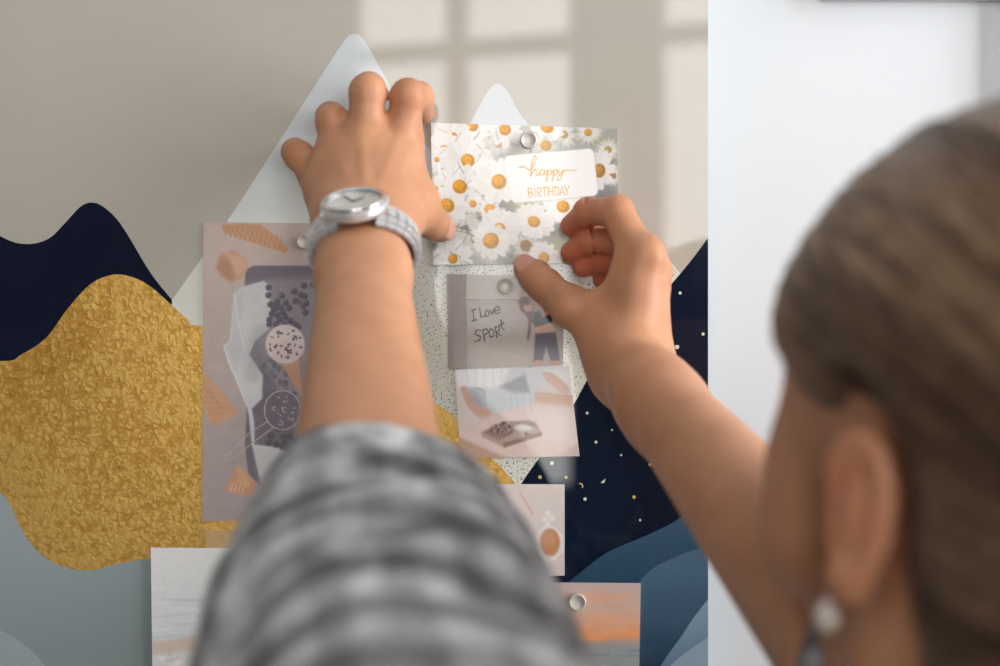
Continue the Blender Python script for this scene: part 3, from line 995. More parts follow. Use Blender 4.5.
# --- kitchen table photograph
def paint_kitchen():
    K = crop(435, 260, 3.17)
    cv = Canvas(450, 362, 585, 462, (220, 208, 204))  # pale colours throughout include the reflected window haze, painted in
    cv.grad(520, 366, 520, 456, (214, 212, 214), (222, 202, 194))
    cv.poly(K((60, 340), (240, 340), (215, 400), (130, 410), (75, 405)), (238, 237, 238), 2)
    cv.poly(K((240, 340), (345, 340), (330, 430), (300, 460), (200, 430)), (206, 208, 214), 4)
    cv.poly(K((205, 400), (285, 362), (300, 420), (250, 425)), (150, 150, 158), 2, .9)
    cv.poly(K((95, 400), (160, 408), (170, 500), (120, 470)), (168, 172, 182), 2, .9)
    cv.poly(K((150, 420), (280, 425), (320, 470), (160, 520)), (196, 204, 212), 5, .9)
    cv.poly(K((335, 350), (380, 345), (440, 350), (440, 425), (400, 420)), (226, 224, 222), 3)
    cv.poly(K((318, 420), (440, 430), (440, 470), (312, 455)), (208, 172, 148), 3)
    # table
    cv.poly(K((70, 540), (200, 480), (320, 455), (440, 470), (470, 630), (230, 632), (75, 560)), (224, 202, 194), 2)
    cv.poly(K((300, 470), (440, 475), (455, 600), (330, 560)), (232, 220, 214), 10, .8)
    cv.poly(K((75, 560), (235, 630), (70, 640)), (196, 162, 142), 2)
    cv.poly(K((380, 620), (455, 580), (462, 640)), (208, 188, 180), 2, .8)
    # arms
    cv.poly(smooth_path(K((80, 404), (98, 402), (126, 452), (150, 466), (176, 476), (180, 492), (160, 503), (132, 494), (102, 462)), 4), (208, 172, 156), 1)
    cv.poly(smooth_path(K((338, 355), (372, 358), (420, 398), (424, 420), (400, 420), (350, 380)), 4), (210, 178, 162), 1)
    for k in range(5):
        cv.line(smooth_path(K((95 + k * 30, 345), (105 + k * 26, 375), (98 + k * 30, 402)), 4), .9, (206, 206, 212), .8, .7)
        cv.line(smooth_path(K((215 + k * 22, 430), (222 + k * 20, 455), (210 + k * 24, 480)), 4), .9, (178, 186, 196), .8, .6)
    cv.line(smooth_path(K((125, 405), (150, 412), (160, 440)), 4), .9, (132, 134, 146), .5, .9)
    cv.line(K((318, 422), (440, 432)), .8, (180, 142, 120), .5, .8)
    cv.line(smooth_path(K((165, 458), (178, 470), (178, 488), (160, 500), (148, 495)), 4), .8, (226, 216, 206), .4, .9)
    # chopped chocolate on a board
    cv.poly(K((145, 548), (215, 515), (318, 512), (338, 548), (215, 592), (150, 560)), (186, 162, 150), 1)
    cv.poly(K((150, 545), (215, 512), (300, 508), (322, 525), (240, 550), (205, 572)), (154, 134, 128), 1.2)
    cv.poly(K((215, 580), (338, 545), (338, 556), (218, 595)), (150, 124, 112), .8)
    r = random.Random(2)
    for _ in range(50):
        x, y = K((r.uniform(175, 300), r.uniform(516, 556)))[0]
        cv.ell(x, y, r.uniform(.8, 2.2), r.uniform(.6, 1.4), r.choice([(110, 84, 78), (176, 150, 140), (196, 176, 168), (128, 102, 96)]), r.uniform(0, 3), .5, .9)
    cv.ell(*K((282, 533))[0], 10, 4, (196, 186, 184), .1, .8)
    cv.ell(*K((285, 530))[0], 7, 2.2, (224, 216, 212), .1, .8)
    cv.blur(.25)
    cv.grain(4, 10)
    return cv


card('photo_print', [(454.5, 369.5), (569, 366), (579.5, 456), (460.5, 458)], paint_kitchen(),
     'tilted photo print of hands working at a kitchen table, below the handwritten sport photo', 'photo', lift=0.0001)


# --- coffee photograph
def paint_coffee():
    cv = Canvas(474, 478, 570, 582, (222, 209, 206))
    cv.grad(530, 484, 530, 576, (226, 214, 211), (214, 202, 199))
    cv.line([(520, 492), (533, 514)], 1.0, (206, 150, 150), .5, .8)
    for (x, y, a) in ((548, 513, 3), (552, 518, 3.2), (545, 519, 2.6), (548, 524, 3)):
        cv.ell(x, y, a, a, (238, 232, 228), 0, 1)
    cv.ell(549, 543, 13.5, 18, (236, 229, 226), 0, .8)
    cv.ell(549, 543, 12, 16, (222, 212, 208), 0, .8)
    cv.ell(550, 542, 9.5, 13.5, (196, 142, 108), 0, .8)
    cv.ell(549, 538, 7, 8, (208, 158, 124), 0, 3, .7)
    cv.line([(560, 533), (565, 540), (562, 553)], 1.2, (238, 232, 228), .5)
    cv.grain(4, 10)
    return cv


card('photo_print', [(480, 484), (564.5, 484), (564.5, 575), (480, 578)], paint_coffee(),
     'small pale pink photo print of a coffee cup, right beside the grey sleeve', 'photo', lift=0.0004)


# --- sunset photograph
def paint_sunset():
    cv = Canvas(490, 576, 646, 730, (206, 176, 166))
    stops = [(582, (196, 176, 172)), (598, (206, 180, 172)), (612, (222, 176, 152)), (626, (232, 160, 116)), (636, (238, 148, 88)), (641, (176, 150, 138)), (648, (132, 146, 152)), (730, (116, 134, 144))]
    for (ya, ca), (yb, cb) in zip(stops, stops[1:]):
        t = np.clip((cv.Y - ya) / (yb - ya), 0, 1)[..., None]
        m = ((cv.Y >= ya) & (cv.Y <= yb + 1))[..., None]
        cv.a = np.where(m, np.array(ca, float) * (1 - t) + np.array(cb, float) * t, cv.a)
    r = random.Random(9)
    for _ in range(26):
        x, y = r.uniform(495, 640), r.uniform(596, 634)
        cv.ell(x, y, r.uniform(10, 26), r.uniform(2, 4), r.choice([(240, 170, 128), (214, 150, 132), (200, 160, 150), (246, 160, 96)]), r.uniform(-.3, .1), 3, .5)
    for _ in range(12):
        x = r.uniform(495, 640)
        cv.ell(x, 636 + r.uniform(-3, 3), r.uniform(5, 14), 3, (246, 150, 82), 0, 2.5, .7)
    cv.ell(585, 644, 40, 2.5, (150, 132, 128), .0, 2, .6)
    cv.a = cv.a * .74 + A3p((212, 190, 182)) * .26  # pale veil for reflected haze, blended into the printed colours
    for _ in range(30):
        cv.ell(r.uniform(490, 645), r.uniform(648, 730), r.uniform(8, 20), 1, r.choice([(142, 154, 160), (108, 126, 136)]), 0, 1.2, .5)
    cv.grain(4, 8)
    return cv


card('photo_print', [(500, 582), (640.5, 583), (638, 722), (500, 722)], paint_sunset(),
     'photo print of an orange sunset over grey sea, below the coffee cup photo', 'photo', lift=0.0001)


# --- beach photograph
def paint_beach():
    cv = Canvas(148, 540, 346, 790, (224, 226, 228))
    cv.grad(240, 560, 240, 640, (230, 231, 233), (214, 219, 222))
    r = random.Random(12)
    for _ in range(46):
        x, y = r.uniform(150, 345), r.uniform(585, 640)
        cv.ell(x, y, r.uniform(8, 26), r.uniform(.5, 1.4), r.choice([(190, 198, 206), (206, 212, 218), (234, 236, 238)]), r.uniform(-.12, .06), 1.0, .6)
    cv.poly(smooth_path([(148, 642), (175, 638), (200, 634), (235, 640), (346, 632)], 4) + [(346, 652), (200, 648), (148, 655)], (212, 192, 180), 2, .9)
    for _ in range(70):
        x, y = r.uniform(150, 345), r.uniform(650, 690)
        cv.ell(x, y, r.uniform(2, 7), r.uniform(1, 2.6), r.choice([(232, 228, 226), (206, 184, 170), (240, 238, 236), (218, 204, 196)]), r.uniform(-.4, .4), 1, .7)
    cv.poly([(148, 692), (346, 690), (346, 790), (148, 790)], (206, 186, 172), 4)
    cv.grain(5, 7)
    return cv


card('photo_print', [(152, 547), (335, 548), (336, 780), (155, 780)], paint_beach(),
     'pale photo print of surf washing onto sand, left of the grey sleeve', 'photo', lift=0.0016)


# --- kraft card tucked behind the beach photo
def paint_kraft():
    cv = Canvas(200, 524, 306, 606, (196, 166, 122))
    cv.grain(12, 5)
    cv.grain(10, 2)
    cv.line([(236, 524), (238, 606)], .7, (168, 138, 98), .4, .7)
    return cv


card('note_card', [(207, 530), (300, 531), (300, 600), (207, 600)], paint_kraft(),
     'plain tan kraft card peeping out above the pale beach photo', 'card', lift=0.0002)


# ------------------------------------------------------------------ round magnets
M_MAG = plain('brushed_steel', rgb(200, 197, 190), 0.45, metal=0.25, var=0.05, nscale=300)
_mag = None
for (x, y, r, dy, label) in ((528.5, 141, 8.2, .0018, 'round steel magnet at the top of the daisy birthday card'),
                             (305, 242, 7.2, .0018, 'round steel magnet beside the wristwatch on the ice cream photo'),
                             (505.5, 286, 8.2, .0020, 'round steel magnet on the handwritten sport photo by the thumb tip'),
                             (577, 601, 8.6, .0018, 'round steel magnet on the orange sunset photo')):
    if _mag is None:
        bm = bmesh.new()
        R = 0.0052
        lathe(bm, [(0, 0), (R * .96, 0), (R, .0004), (R, .0030), (R * .95, .0036), (R * .84, .0037), (R * .80, .0034), (0, .0034)], 48)
        _mag = bm_obj('magnet', bm, M_MAG, smooth=True)
        o = _mag
    else:
        o = _mag.copy()
        COL.objects.link(o)
    p = P(x, y, DB)
    o.location = (p.x, DB - dy - .0001, p.z)
    o.rotation_euler = (math.pi / 2, 0, 0)
    s = r / F * DB / 0.0052
    o.scale = (s, s, 1)
    tag(o, label, 'magnet', 'round steel magnets on the board')

# ------------------------------------------------------------------ implicit-surface modelling for the figure
def A3(v):
    return np.array(v, float)


class Field:
    """A signed-distance volume that parts are smoothly blended into, meshed as one continuous surface."""

    def __init__(self, lo, hi, vox):
        self.lo, self.vox = A3(lo), vox
        self.n = np.ceil((A3(hi) - self.lo) / vox).astype(int) + 1
        self.d = np.full(self.n, 0.05, np.float32)
        self.ax = [(self.lo[i] + np.arange(self.n[i]) * vox) for i in range(3)]

    def _sl(self, lo, hi, m):
        s = []
        for i in range(3):
            a = max(0, int((lo[i] - m - self.lo[i]) / self.vox))
            b = min(self.n[i], int((hi[i] + m - self.lo[i]) / self.vox) + 2)
            if b <= a:
                return None
            s.append(slice(a, b))
        return tuple(s)

    def grid(self, s):
        return (self.ax[0][s[0]][:, None, None].astype(np.float32), self.ax[1][s[1]][None, :, None].astype(np.float32), self.ax[2][s[2]][None, None, :].astype(np.float32))

    def blend(self, s, d, k, mode='add'):
        o = self.d[s]
        if mode == 'sub':
            d = -d
            if k > 0:
                h = np.clip(0.5 - 0.5 * (d - o) / k, 0, 1)
                self.d[s] = o * h + d * (1 - h) + k * h * (1 - h)
            else:
                self.d[s] = np.maximum(o, d)
            return
        if k > 0:
            h = np.clip(0.5 + 0.5 * (o - d) / k, 0, 1)
            self.d[s] = o * (1 - h) + d * h - k * h * (1 - h)
        else:
            self.d[s] = np.minimum(o, d)

    def bone(self, a, b, ra, rb, k=0.004, mode='add', disp=None, flat=None):
        """Tapered capsule; flat=(unit axis, factor) squeezes it along an axis."""
        a, b = A3(a), A3(b)
        R = max(ra, rb) * (1.0 if flat is None else max(1.0, flat[1]))
        m = max(0.012, k * 1.5) + 2 * self.vox
        s = self._sl(np.minimum(a, b) - R, np.maximum(a, b) + R, m)
        if s is None:
            return
        X, Y, Z = self.grid(s)
        ab = b - a
        L2 = float(ab @ ab) + 1e-12
        x, y, z = X - a[0], Y - a[1], Z - a[2]
        h = np.clip((x * ab[0] + y * ab[1] + z * ab[2]) / L2, 0, 1)
        x, y, z = x - h * ab[0], y - h * ab[1], z - h * ab[2]
        q = x * x + y * y + z * z
        if flat is not None:
            u, f = A3(flat[0]), flat[1]
            c = x * u[0] + y * u[1] + z * u[2]
            q = q + c * c * (1 / (f * f) - 1)
        d = np.sqrt(q) - (ra + (rb - ra) * h)
        if disp is not None:
            d = d + disp(h, X, Y, Z)
        self.blend(s, d.astype(np.float32), k, mode)

    def ell(self, c, r, M=None, k=0.004, mode='add'):
        """Ellipsoid with semi-axes r along the rows of M."""
        c, r = A3(c), A3(r)
        M = np.eye(3) if M is None else A3(M)
        ext = np.sqrt(((M * r[:, None]) ** 2).sum(0))
        s = self._sl(c - ext, c + ext, max(0.012, k * 1.5) + 2 * self.vox)
        if s is None:
            return
        X, Y, Z = self.grid(s)
        x, y, z = X - c[0], Y - c[1], Z - c[2]
        u = [(x * M[i, 0] + y * M[i, 1] + z * M[i, 2]) for i in range(3)]
        k0 = np.sqrt(sum((u[i] / r[i]) ** 2 for i in range(3)))
        k1 = np.sqrt(sum((u[i] / r[i] ** 2) ** 2 for i in range(3))) + 1e-9
        self.blend(s, (k0 * (k0 - 1) / k1).astype(np.float32), k, mode)

    def clip(self, fn):
        """Keep only where fn(X, Y, Z) < 0."""
        s = tuple(slice(0, n) for n in self.n)
        X, Y, Z = self.grid(s)
        self.d = np.maximum(self.d, fn(X, Y, Z).astype(np.float32))

    def mesh(self):
        g = vdb.FloatGrid(0.05)
        g.copyFromArray(np.ascontiguousarray(self.d))
        pts, quads = g.convertToQuads(0.0)
        pts = np.asarray(pts, float) * self.vox + self.lo
        q = np.asarray(quads, int)
        # keep outward orientation
        v = pts[q]
        vol = np.einsum('ij,ij->i', v[:, 0], np.cross(v[:, 1], v[:, 2])).sum() + np.einsum('ij,ij->i', v[:, 0], np.cross(v[:, 2], v[:, 3])).sum()
        if vol < 0:
            q = q[:, ::-1]
        return pts, q


def relax(pts, q, it=2, lam=0.5):
    e = np.concatenate([q[:, [0, 1]], q[:, [1, 2]], q[:, [2, 3]], q[:, [3, 0]]])
    for _ in range(it):
        acc = np.zeros_like(pts)
        cnt = np.zeros(len(pts))
        for a, b in ((0, 1), (1, 0)):
            for c in range(3):
                acc[:, c] += np.bincount(e[:, a], pts[e[:, b], c], len(pts))
            cnt += np.bincount(e[:, a], minlength=len(pts))
        pts = pts + lam * (acc / np.maximum(cnt, 1)[:, None] - pts)
    return pts


def np_mesh(name, pts, faces, mats, parent=None, cols=None, org=None, attr='tint'):
    me = bpy.data.meshes.new(name)
    p = np.asarray(pts, np.float64)
    if org is not None:
        p = p - A3(org)
    f = np.asarray(faces, np.int32)
    k = f.shape[1]
    me.vertices.add(len(p))
    me.vertices.foreach_set('co', p.astype(np.float32).ravel())
    me.loops.add(f.size)
    me.loops.foreach_set('vertex_index', f.ravel())
    me.polygons.add(len(f))
    me.polygons.foreach_set('loop_start', (np.arange(len(f)) * k).astype(np.int32))
    me.polygons.foreach_set('loop_total', np.full(len(f), k, np.int32))
    me.polygons.foreach_set('use_smooth', np.ones(len(f), bool))
    me.update(calc_edges=True)
    if cols is not None:
        at = me.color_attributes.new(attr, 'FLOAT_COLOR', 'POINT')
        c = np.ones((len(p), 4), np.float32)
        c[:, :3] = cols
        at.data.foreach_set('color', c.ravel())
    me.validate()
    return link(name, me, mats, parent)


# ------------------------------------------------------------------ the hands and forearms
nails = []          # (centre, along, across, normal, half length, half width)


def finger(f, js, k_root=0.010, dors=None, nail=True):
    """js: four (point, radius) from knuckle to tip; bends only at the joints."""
    (a, ra), (b, rb), (c, rc), (t, rt) = [(A3(p), r) for p, r in js]
    f.bone(a, b, ra, rb * .97, k_root)
    f.bone(b, c, rb * .97, rc * 1.0, 0.003)
    f.bone(c, t, rc, rt, 0.003)
    # soft swelling at the two joints, pad at the tip
    f.ell(b, (rb * 1.05,) * 3, None, 0.003)
    f.ell(c, (rc * 1.05,) * 3, None, 0.003)
    if nail and dors is not None:
        al = (t - c) / np.linalg.norm(t - c)
        dn = A3(dors) - (A3(dors) @ al) * al
        dn /= np.linalg.norm(dn)
        ac = np.cross(al, dn)
        cen = t + al * rt * (.15 if rt < .008 else -.12) + dn * rt * .82
        nails.append((cen, al, ac, dn, rt * 1.0, rt * .80))
        f.ell(cen, (rt * 1.0, rt * .80, rt * .26), (al, ac, dn), 0.0006)


WR_L, EL_L, SH_L = P(362, 234, .805), P(371, 520, .62), Vector((0.0, .43, 1.25))
WR_R, EL_R, SH_R = P(634, 372, .835), P(862, 648, .60), Vector((.37, .47, 1.25))
VOX = 0.00115


def left_arm():
    f = Field((-.16, .62, 1.37), (-.02, .905, 1.70), VOX)
    MC = {}
    # fingers, knuckle to tip
    F_ = dict(
        index=[(P(402, 140, .848), .0112), (P(408, 96, .843), .0098), (P(418, 97, .868), .0088), (P(423, 112, .889), .0074)],
        middle=[(P(364, 146, .840), .0116), (P(367.5, 92, .838), .0103), (P(369, 88, .866), .0090), (P(370, 98, .889), .0076)],
        ring=[(P(337, 156, .845), .0110), (P(333, 122, .846), .0097), (P(331, 117, .869), .0086), (P(331, 126, .890), .0073)],
        pinky=[(P(318, 178, .853), .0098), (P(299.5, 156, .857), .0086), (P(295, 152, .875), .0077), (P(295, 159, .892), .0066)])
    a_ = (A3(EL_L) - A3(WR_L)) / np.linalg.norm(A3(EL_L) - A3(WR_L))
    up = A3((0, 0, 1)) - a_ * a_[2]
    up /= np.linalg.norm(up)
    rt = np.cross(up, a_)
    if rt[0] < 0:
        rt = -rt
    W, E = A3(WR_L), A3(EL_L)
    # palm: metacarpals from the wrist to each knuckle
    carp = {'index': 12, 'middle': 4, 'ring': -5, 'pinky': -13}
    for nm, off in carp.items():
        k = F_[nm][0]
        base = W + rt * off * .001 - a_ * .006
        f.bone(base, k[0], .0158 if nm != 'pinky' else .0145, k[1] * 1.12, 0.012)
    f.ell(A3(P(362, 178, .838)), (.030, .013, .03), None, 0.012)
    for nm, js in F_.items():
        finger(f, js, 0.006, dors=(0, .25, 1))
        # knuckle bump and extensor tendon on the back of the hand
        kp = A3(js[0][0])
        f.ell(kp + A3((0, -.0064, .003)), (js[0][1] * .72,) * 3, None, 0.0045)
        f.bone(kp + A3((0, -.0112, .0020)), W + rt * carp[nm] * .0006 + up * .0165 - a_ * .012, .0026, .0020, 0.004)
    # thumb
    f.bone(W + rt * .017 - a_ * .004, A3(P(414, 205, .838)), .0150, .0125, 0.014)
    f.bone(A3(P(404, 172, .848)), A3(P(412, 205, .842)), .0095, .0110, 0.016)
    finger(f, [(P(414, 206, .838), .0120), (P(424, 215, .848), .0104), (P(432, 222, .858), .0098), (P(440, 229, .872), .0084)], 0.010, dors=(.75, -.45, -.1))
    # wrist and forearm: two side-by-side bones give the flattened section
    for s in (-1, 1):
        o0, o1 = rt * s * .0078, rt * s * .0105
        f.bone(W + o0 - a_ * .01, W + o0 + a_ * .04, .0148, .0158, 0.012)
        f.bone(W + o0 + a_ * .035, E + o1, .0158, .0270, 0.016)
    f.ell(W + rt * -.021 + up * .006 + a_ * .012, (.008, .008, .008), None, 0.010)     # wrist bone
    # finger webs and creases
    for a, b in (('index', 'middle'), ('middle', 'ring'), ('ring', 'pinky')):
        pa, pb = A3(F_[a][0][0]), A3(F_[b][0][0])
        qa, qb = A3(F_[a][1][0]), A3(F_[b][1][0])
        m = (pa + pb) / 2 * .88 + (qa + qb) / 2 * .12
        f.bone((pa + pb) / 2, m, .0080, .0050, 0.006)
    return f.mesh() + (F_, rt, up, a_)


def right_arm():
    f = Field((-.0, .58, 1.28), (.19, .905, 1.60), VOX)
    F_ = dict(
        index=[(P(641, 258, .836), .0118), (P(617, 212, .849), .0098), (P(588, 212, .869), .0083), (P(571, 226, .884), .0070)],
        middle=[(P(647, 275, .846), .0116), (P(622, 240, .866), .0096), (P(592, 241, .879), .0082), (P(572, 252, .888), .0072)],
        ring=[(P(646, 290, .858), .0110), (P(628, 262, .874), .0090), (P(604, 260, .884), .0078), (P(583, 267, .889), .0068)],
        pinky=[(P(642, 304, .868), .0098), (P(634, 280, .881), .0080), (P(616, 277, .888), .0068), (P(602, 280, .891), .0060)])
    W, E = A3(WR_R), A3(EL_R)
    a_ = (E - W) / np.linalg.norm(E - W)
    side = np.cross(a_, A3((0, 1, 0)))          # across the arm in the picture plane, up and right
    side /= np.linalg.norm(side)
    if side[2] < 0:
        side = -side
    dep = np.cross(side, a_)
    dep /= np.linalg.norm(dep)
    if dep[1] < 0:
        dep = -dep
    offs = {'index': (-.001, -.006), 'middle': (.004, .001), 'ring': (.005, .008), 'pinky': (.004, .015)}
    for nm, (so, do) in offs.items():
        k = F_[nm][0]
        f.bone(W + side * so + dep * do - a_ * .004, k[0], .0150, k[1] * 1.10, 0.012)
    for nm, js in F_.items():
        finger(f, js, 0.007, dors=(0, 1, .25))
        kp = A3(js[0][0])
        f.ell(kp + A3((.004, -.003, .003)), (js[0][1] * .8,) * 3, None, 0.006)
        f.bone(kp + A3((.0072, -.0085, -.001)), W + side * (offs[nm][0] + .011) + dep * (offs[nm][1] - .010) - a_ * .012, .0026, .0022, 0.006)
    # thumb and its thenar mass, with the web to the index finger
    T = [(P(571, 306, .856), .0112), (P(546, 285, .872), .0096), (P(536, 276, .879), .0092), (P(526.5, 268.5, .886), .0082)]
    f.bone(W - side * .009 - a_ * .006, P(606, 336, .842), .0150, .0148, 0.014)
    f.bone(P(606, 336, .842), T[0][0], .0142, .0114, 0.010)
    f.bone(P(612, 318, .848), P(630, 278, .843), .0075, .0095, 0.016)
    f.bone(P(600, 312, .852), P(622, 290, .850), .0050, .0060, 0.014)
    f.bone(P(588, 312, .852), P(606, 304, .852), .0060, .0050, 0.012)
    finger(f, T, 0.008, dors=(-.10, -1, .35))
    f.ell(A3(P(569, 308, .850)), (.0095,) * 3, None, 0.006)
    # wrist and forearm
    for s in (-1, 1):
        f.bone(W + dep * s * .009 - a_ * .008, W + dep * s * .009 + a_ * .045, .0190, .0200, 0.016)
        f.bone(W + dep * s * .009 + a_ * .04, E + dep * s * .011, .0200, .0345, 0.018)
    f.ell(W + side * .012 + dep * .012 + a_ * .012, (.010, .010, .010), None, 0.012)
    # crease lines on the bent index and middle fingers
    for nm in ('index', 'middle'):
        b, c = A3(F_[nm][1][0]), A3(F_[nm][2][0])
        for q, r in ((c, F_[nm][2][1]),):
            al = A3(F_[nm][3][0]) - b
            al /= np.linalg.norm(al)
            n1 = np.cross(al, A3((0, 1, 0)))
            n1 /= np.linalg.norm(n1)
            toward = A3((0, -1, 0))
            ring = [q + (n1 * math.cos(t) + toward * math.sin(t)) * r * 1.06 for t in np.linspace(.1, math.pi - .1, 7)]
            for u, v in zip(ring, ring[1:]):
                f.bone(u, v, .0009, .0009, .0014, 'sub')
    return f.mesh() + (F_, side, dep, a_, T)


# ------------------------------------------------------------------ head
HC = A3((.1910, .52, 1.440))                      # mid-point between the ear canals
TH = math.radians(20)
FW, LF, UP = A3((-math.sin(TH), math.cos(TH), 0)), A3((-math.cos(TH), -math.sin(TH), 0)), A3((0, 0, 1))
# the head is bent slightly forward
_t = math.radians(6)
FW, UP = FW * math.cos(_t) - UP * math.sin(_t), UP * math.cos(_t) + FW * math.sin(_t)
HM = (LF, FW, UP)


def H(l, f, u):
    return HC + LF * l + FW * f + UP * u


def head():
    f = Field((-.02, .28, 1.05), (.42, .68, 1.64), 0.0020)
    f.ell(H(0, -.008, .046), (.071, .094, .080), HM, 0.01)          # cranium
    f.ell(H(0, .030, .040), (.064, .064, .070), HM, 0.02)           # forehead
    f.ell(H(0, .048, -.030), (.052, .048, .062), HM, 0.025)         # face
    f.ell(H(0, .058, -.075), (.034, .036, .032), HM, 0.025)         # jaw
    f.ell(H(0, .078, -.096), (.017, .015, .014), HM, 0.015)         # chin
    for s in (-1, 1):
        f.bone(H(s * .055, .005, -.055), H(s * .022, .074, -.093), .014, .012, 0.022)      # jaw line
        f.ell(H(s * .048, .060, -.018), (.022, .022, .020), HM, 0.018)                     # cheek
        f.ell(H(s * .030, .083, .026), (.021, .009, .008), HM, 0.012)                      # brow
        f.ell(H(s * .050, .056, .006), (.018, .024, .032), HM, 0.014)                      # outer rim of the eye
        f.ell(H(s * .031, .094, .008), (.015, .012, .010), HM, 0.010, 'sub')               # eye socket
        f.ell(H(s * .031, .081, .0135), (.0150, .0135, .0082), HM, 0.003)                   # lids
        f.ell(H(s * .031, .0805, .0015), (.0145, .0130, .0072), HM, 0.003)
    f.bone(H(0, .090, .016), H(0, .110, -.022), .007, .010, 0.010)  # nose
    for s in (-1, 1):
        f.ell(H(s * .011, .100, -.027), (.007, .008, .006), HM, 0.006)
    f.ell(H(0, .096, -.052), (.022, .008, .0055), HM, 0.005)        # upper lip
    f.ell(H(0, .094, -.061), (.019, .008, .006), HM, 0.005)         # lower lip
    f.bone(H(-.018, .104, -.0565), H(.018, .104, -.0565), .0010, .0010, 0.002, 'sub')
    # neck and shoulders root
    f.bone(H(0, -.030, -.045), A3((.19, .455, 1.27)), .054, .058, 0.03)
    f.bone(A3((.19, .455, 1.27)), A3((.19, .455, 1.16)), .062, .10, 0.05)
    for s in (-1, 1):
        f.bone(H(s * .050, -.012, -.030), A3((.19 - s * .02, .50, 1.255)), .012, .012, 0.03)
    # ears
    for s in (-1, 1):
        o = A3(LF) * s
        ear_n = o * .93 - FW * .36
        ear_n /= np.linalg.norm(ear_n)
        ear_u = UP * .97 - FW * .22
        ear_u -= ear_n * (ear_u @ ear_n)
        ear_u /= np.linalg.norm(ear_u)
        ear_f = -FW + ear_n * (FW @ ear_n) + ear_u * (FW @ ear_u)
        ear_f /= np.linalg.norm(ear_f)
        c = H(s * .0760, -.012, -.002)
        E3 = (ear_n, ear_f, ear_u)
        f.ell(c, (.0068, .0138, .0265), E3, 0.004)
        f.ell(c + ear_n * .0075 + ear_u * .002, (.0054, .0090, .0195), E3, 0.004, 'sub')
        rim = [c + ear_n * .003 + ear_f * .0120 * math.cos(t) + ear_u * .0246 * math.sin(t) for t in np.linspace(-1.9, 2.7, 22)]
        for a, b in zip(rim, rim[1:]):
            f.bone(a, b, .0028, .0028, 0.004)
        f.bone(c + ear_f * -.004 * s * 0 + ear_u * .016 + ear_n * .004, c - ear_u * .010 + ear_n * .003, .0028, .0028, 0.003)
        f.ell(c - ear_u * .0262 + ear_n * .001, (.0050, .0090, .0085), E3, 0.005)          # lobe
        f.bone(c - ear_n * .006, H(s * .062, 0.0, .0), .010, .014, 0.008)
    return f.mesh()


EAR_LOBE = H(.0770, -.002, -.030)


def skin_mat():
    t = NT('skin')
    a = t.n('ShaderNodeAttribute', attribute_name='tint')
    co = t.coords()
    n1 = t.noise(55, 4, co)
    n2 = t.noise(700, 3, co)
    mx = t.n('ShaderNodeMix', data_type='RGBA', blend_type='MULTIPLY')
    mx.inputs['Factor'].default_value = 1.0
    r = t.ramp(n1.outputs[0], [(0.3, (.90, .86, .84, 1)), (0.7, (1.05, 1.05, 1.06, 1))])
    t.l(a.outputs['Color'], mx.inputs['A'])
    t.l(r.outputs[0], mx.inputs['B'])
    t.l(mx.outputs['Result'], t.b.inputs['Base Color'])
    t.set(Roughness=0.47)
    t.b.inputs['Specular IOR Level'].default_value = 0.38
    t.b.inputs['Subsurface Weight'].default_value = 0.12
    t.b.inputs['Subsurface Radius'].default_value = (1.0, .35, .2)
    t.b.inputs['Subsurface Scale'].default_value = 0.006
    ad = t.n('ShaderNodeMath', operation='MULTIPLY_ADD')
    t.l(n1.outputs[0], ad.inputs[0])
    ad.inputs[1].default_value = 1.2
    t.l(n2.outputs[0], ad.inputs[2])
    t.bump(ad.outputs[0], 0.20, 0.0009)
    return t.m


M_SKIN = skin_mat()
SKIN = A3(rgb(189, 138, 105)[:3])
RED = A3(rgb(186, 104, 76)[:3])
NAIL = A3(rgb(208, 158, 142)[:3])


def skin_cols(pts, spots, nl):
    c = np.tile(SKIN, (len(pts), 1))
    for (q, r, w) in spots:
        d = np.linalg.norm(pts - A3(q), axis=1)
        m = np.exp(-(d / r) ** 2)[:, None] * w
        c = c * (1 - m) + RED * m
    for (cen, al, ac, dn, L, Wd) in nl:
        v = pts - cen
        k = (np.abs(v @ al / L) ** 2.6 + np.abs(v @ ac / Wd) ** 2.6)
        m = ((k < 1.0) & (v @ dn > -.35 * Wd) & (np.abs(v @ dn) < Wd)).astype(float)
        m = np.clip((1.08 - k) / .16, 0, 1) * ((v @ dn > -.5 * Wd) & (np.abs(v @ dn) < Wd))
        tipw = np.clip((v @ al / L - .72) / .12, 0, 1)
        nc = NAIL[None] * (1 - tipw[:, None]) + A3((.84, .76, .70))[None] * tipw[:, None]
        c = c * (1 - m[:, None]) + nc * m[:, None]
    return c


ptsL, qL, FL, rtL, upL, aL = left_arm()
nl = len(nails)
nails_L, nails[:] = list(nails), []
ptsR, qR, FR, sideR, depR, aR, TR = right_arm()
nails_R = list(nails)
ptsH, qH = head()
ptsL, ptsR, ptsH = relax(ptsL, qL, 1, .4), relax(ptsR, qR, 1, .4), relax(ptsH, qH, 2, .5)
spL = [(js[0][0], .011, .28) for js in FL.values()] + [(js[1][0], .011, .35) for js in FL.values()] + [(js[3][0], .010, .6) for js in FL.values()]
spR = [(js[3][0], .014, .85) for js in FR.values()] + [(js[2][0], .014, .65) for js in FR.values()] + [(js[1][0], .012, .35) for js in FR.values()] + [(TR[3][0], .010, .25)]
cL, cR = skin_cols(ptsL, spL, nails_L), skin_cols(ptsR, spR, nails_R)
spH = [(H(s * .085, -.006, .0), .030, .5) for s in (-1, 1)] + [(H(s * .045, .07, -.025), .022, .4) for s in (-1, 1)] + [(H(0, .112, -.02), .012, .35)]
cH = skin_cols(ptsH, spH, [])
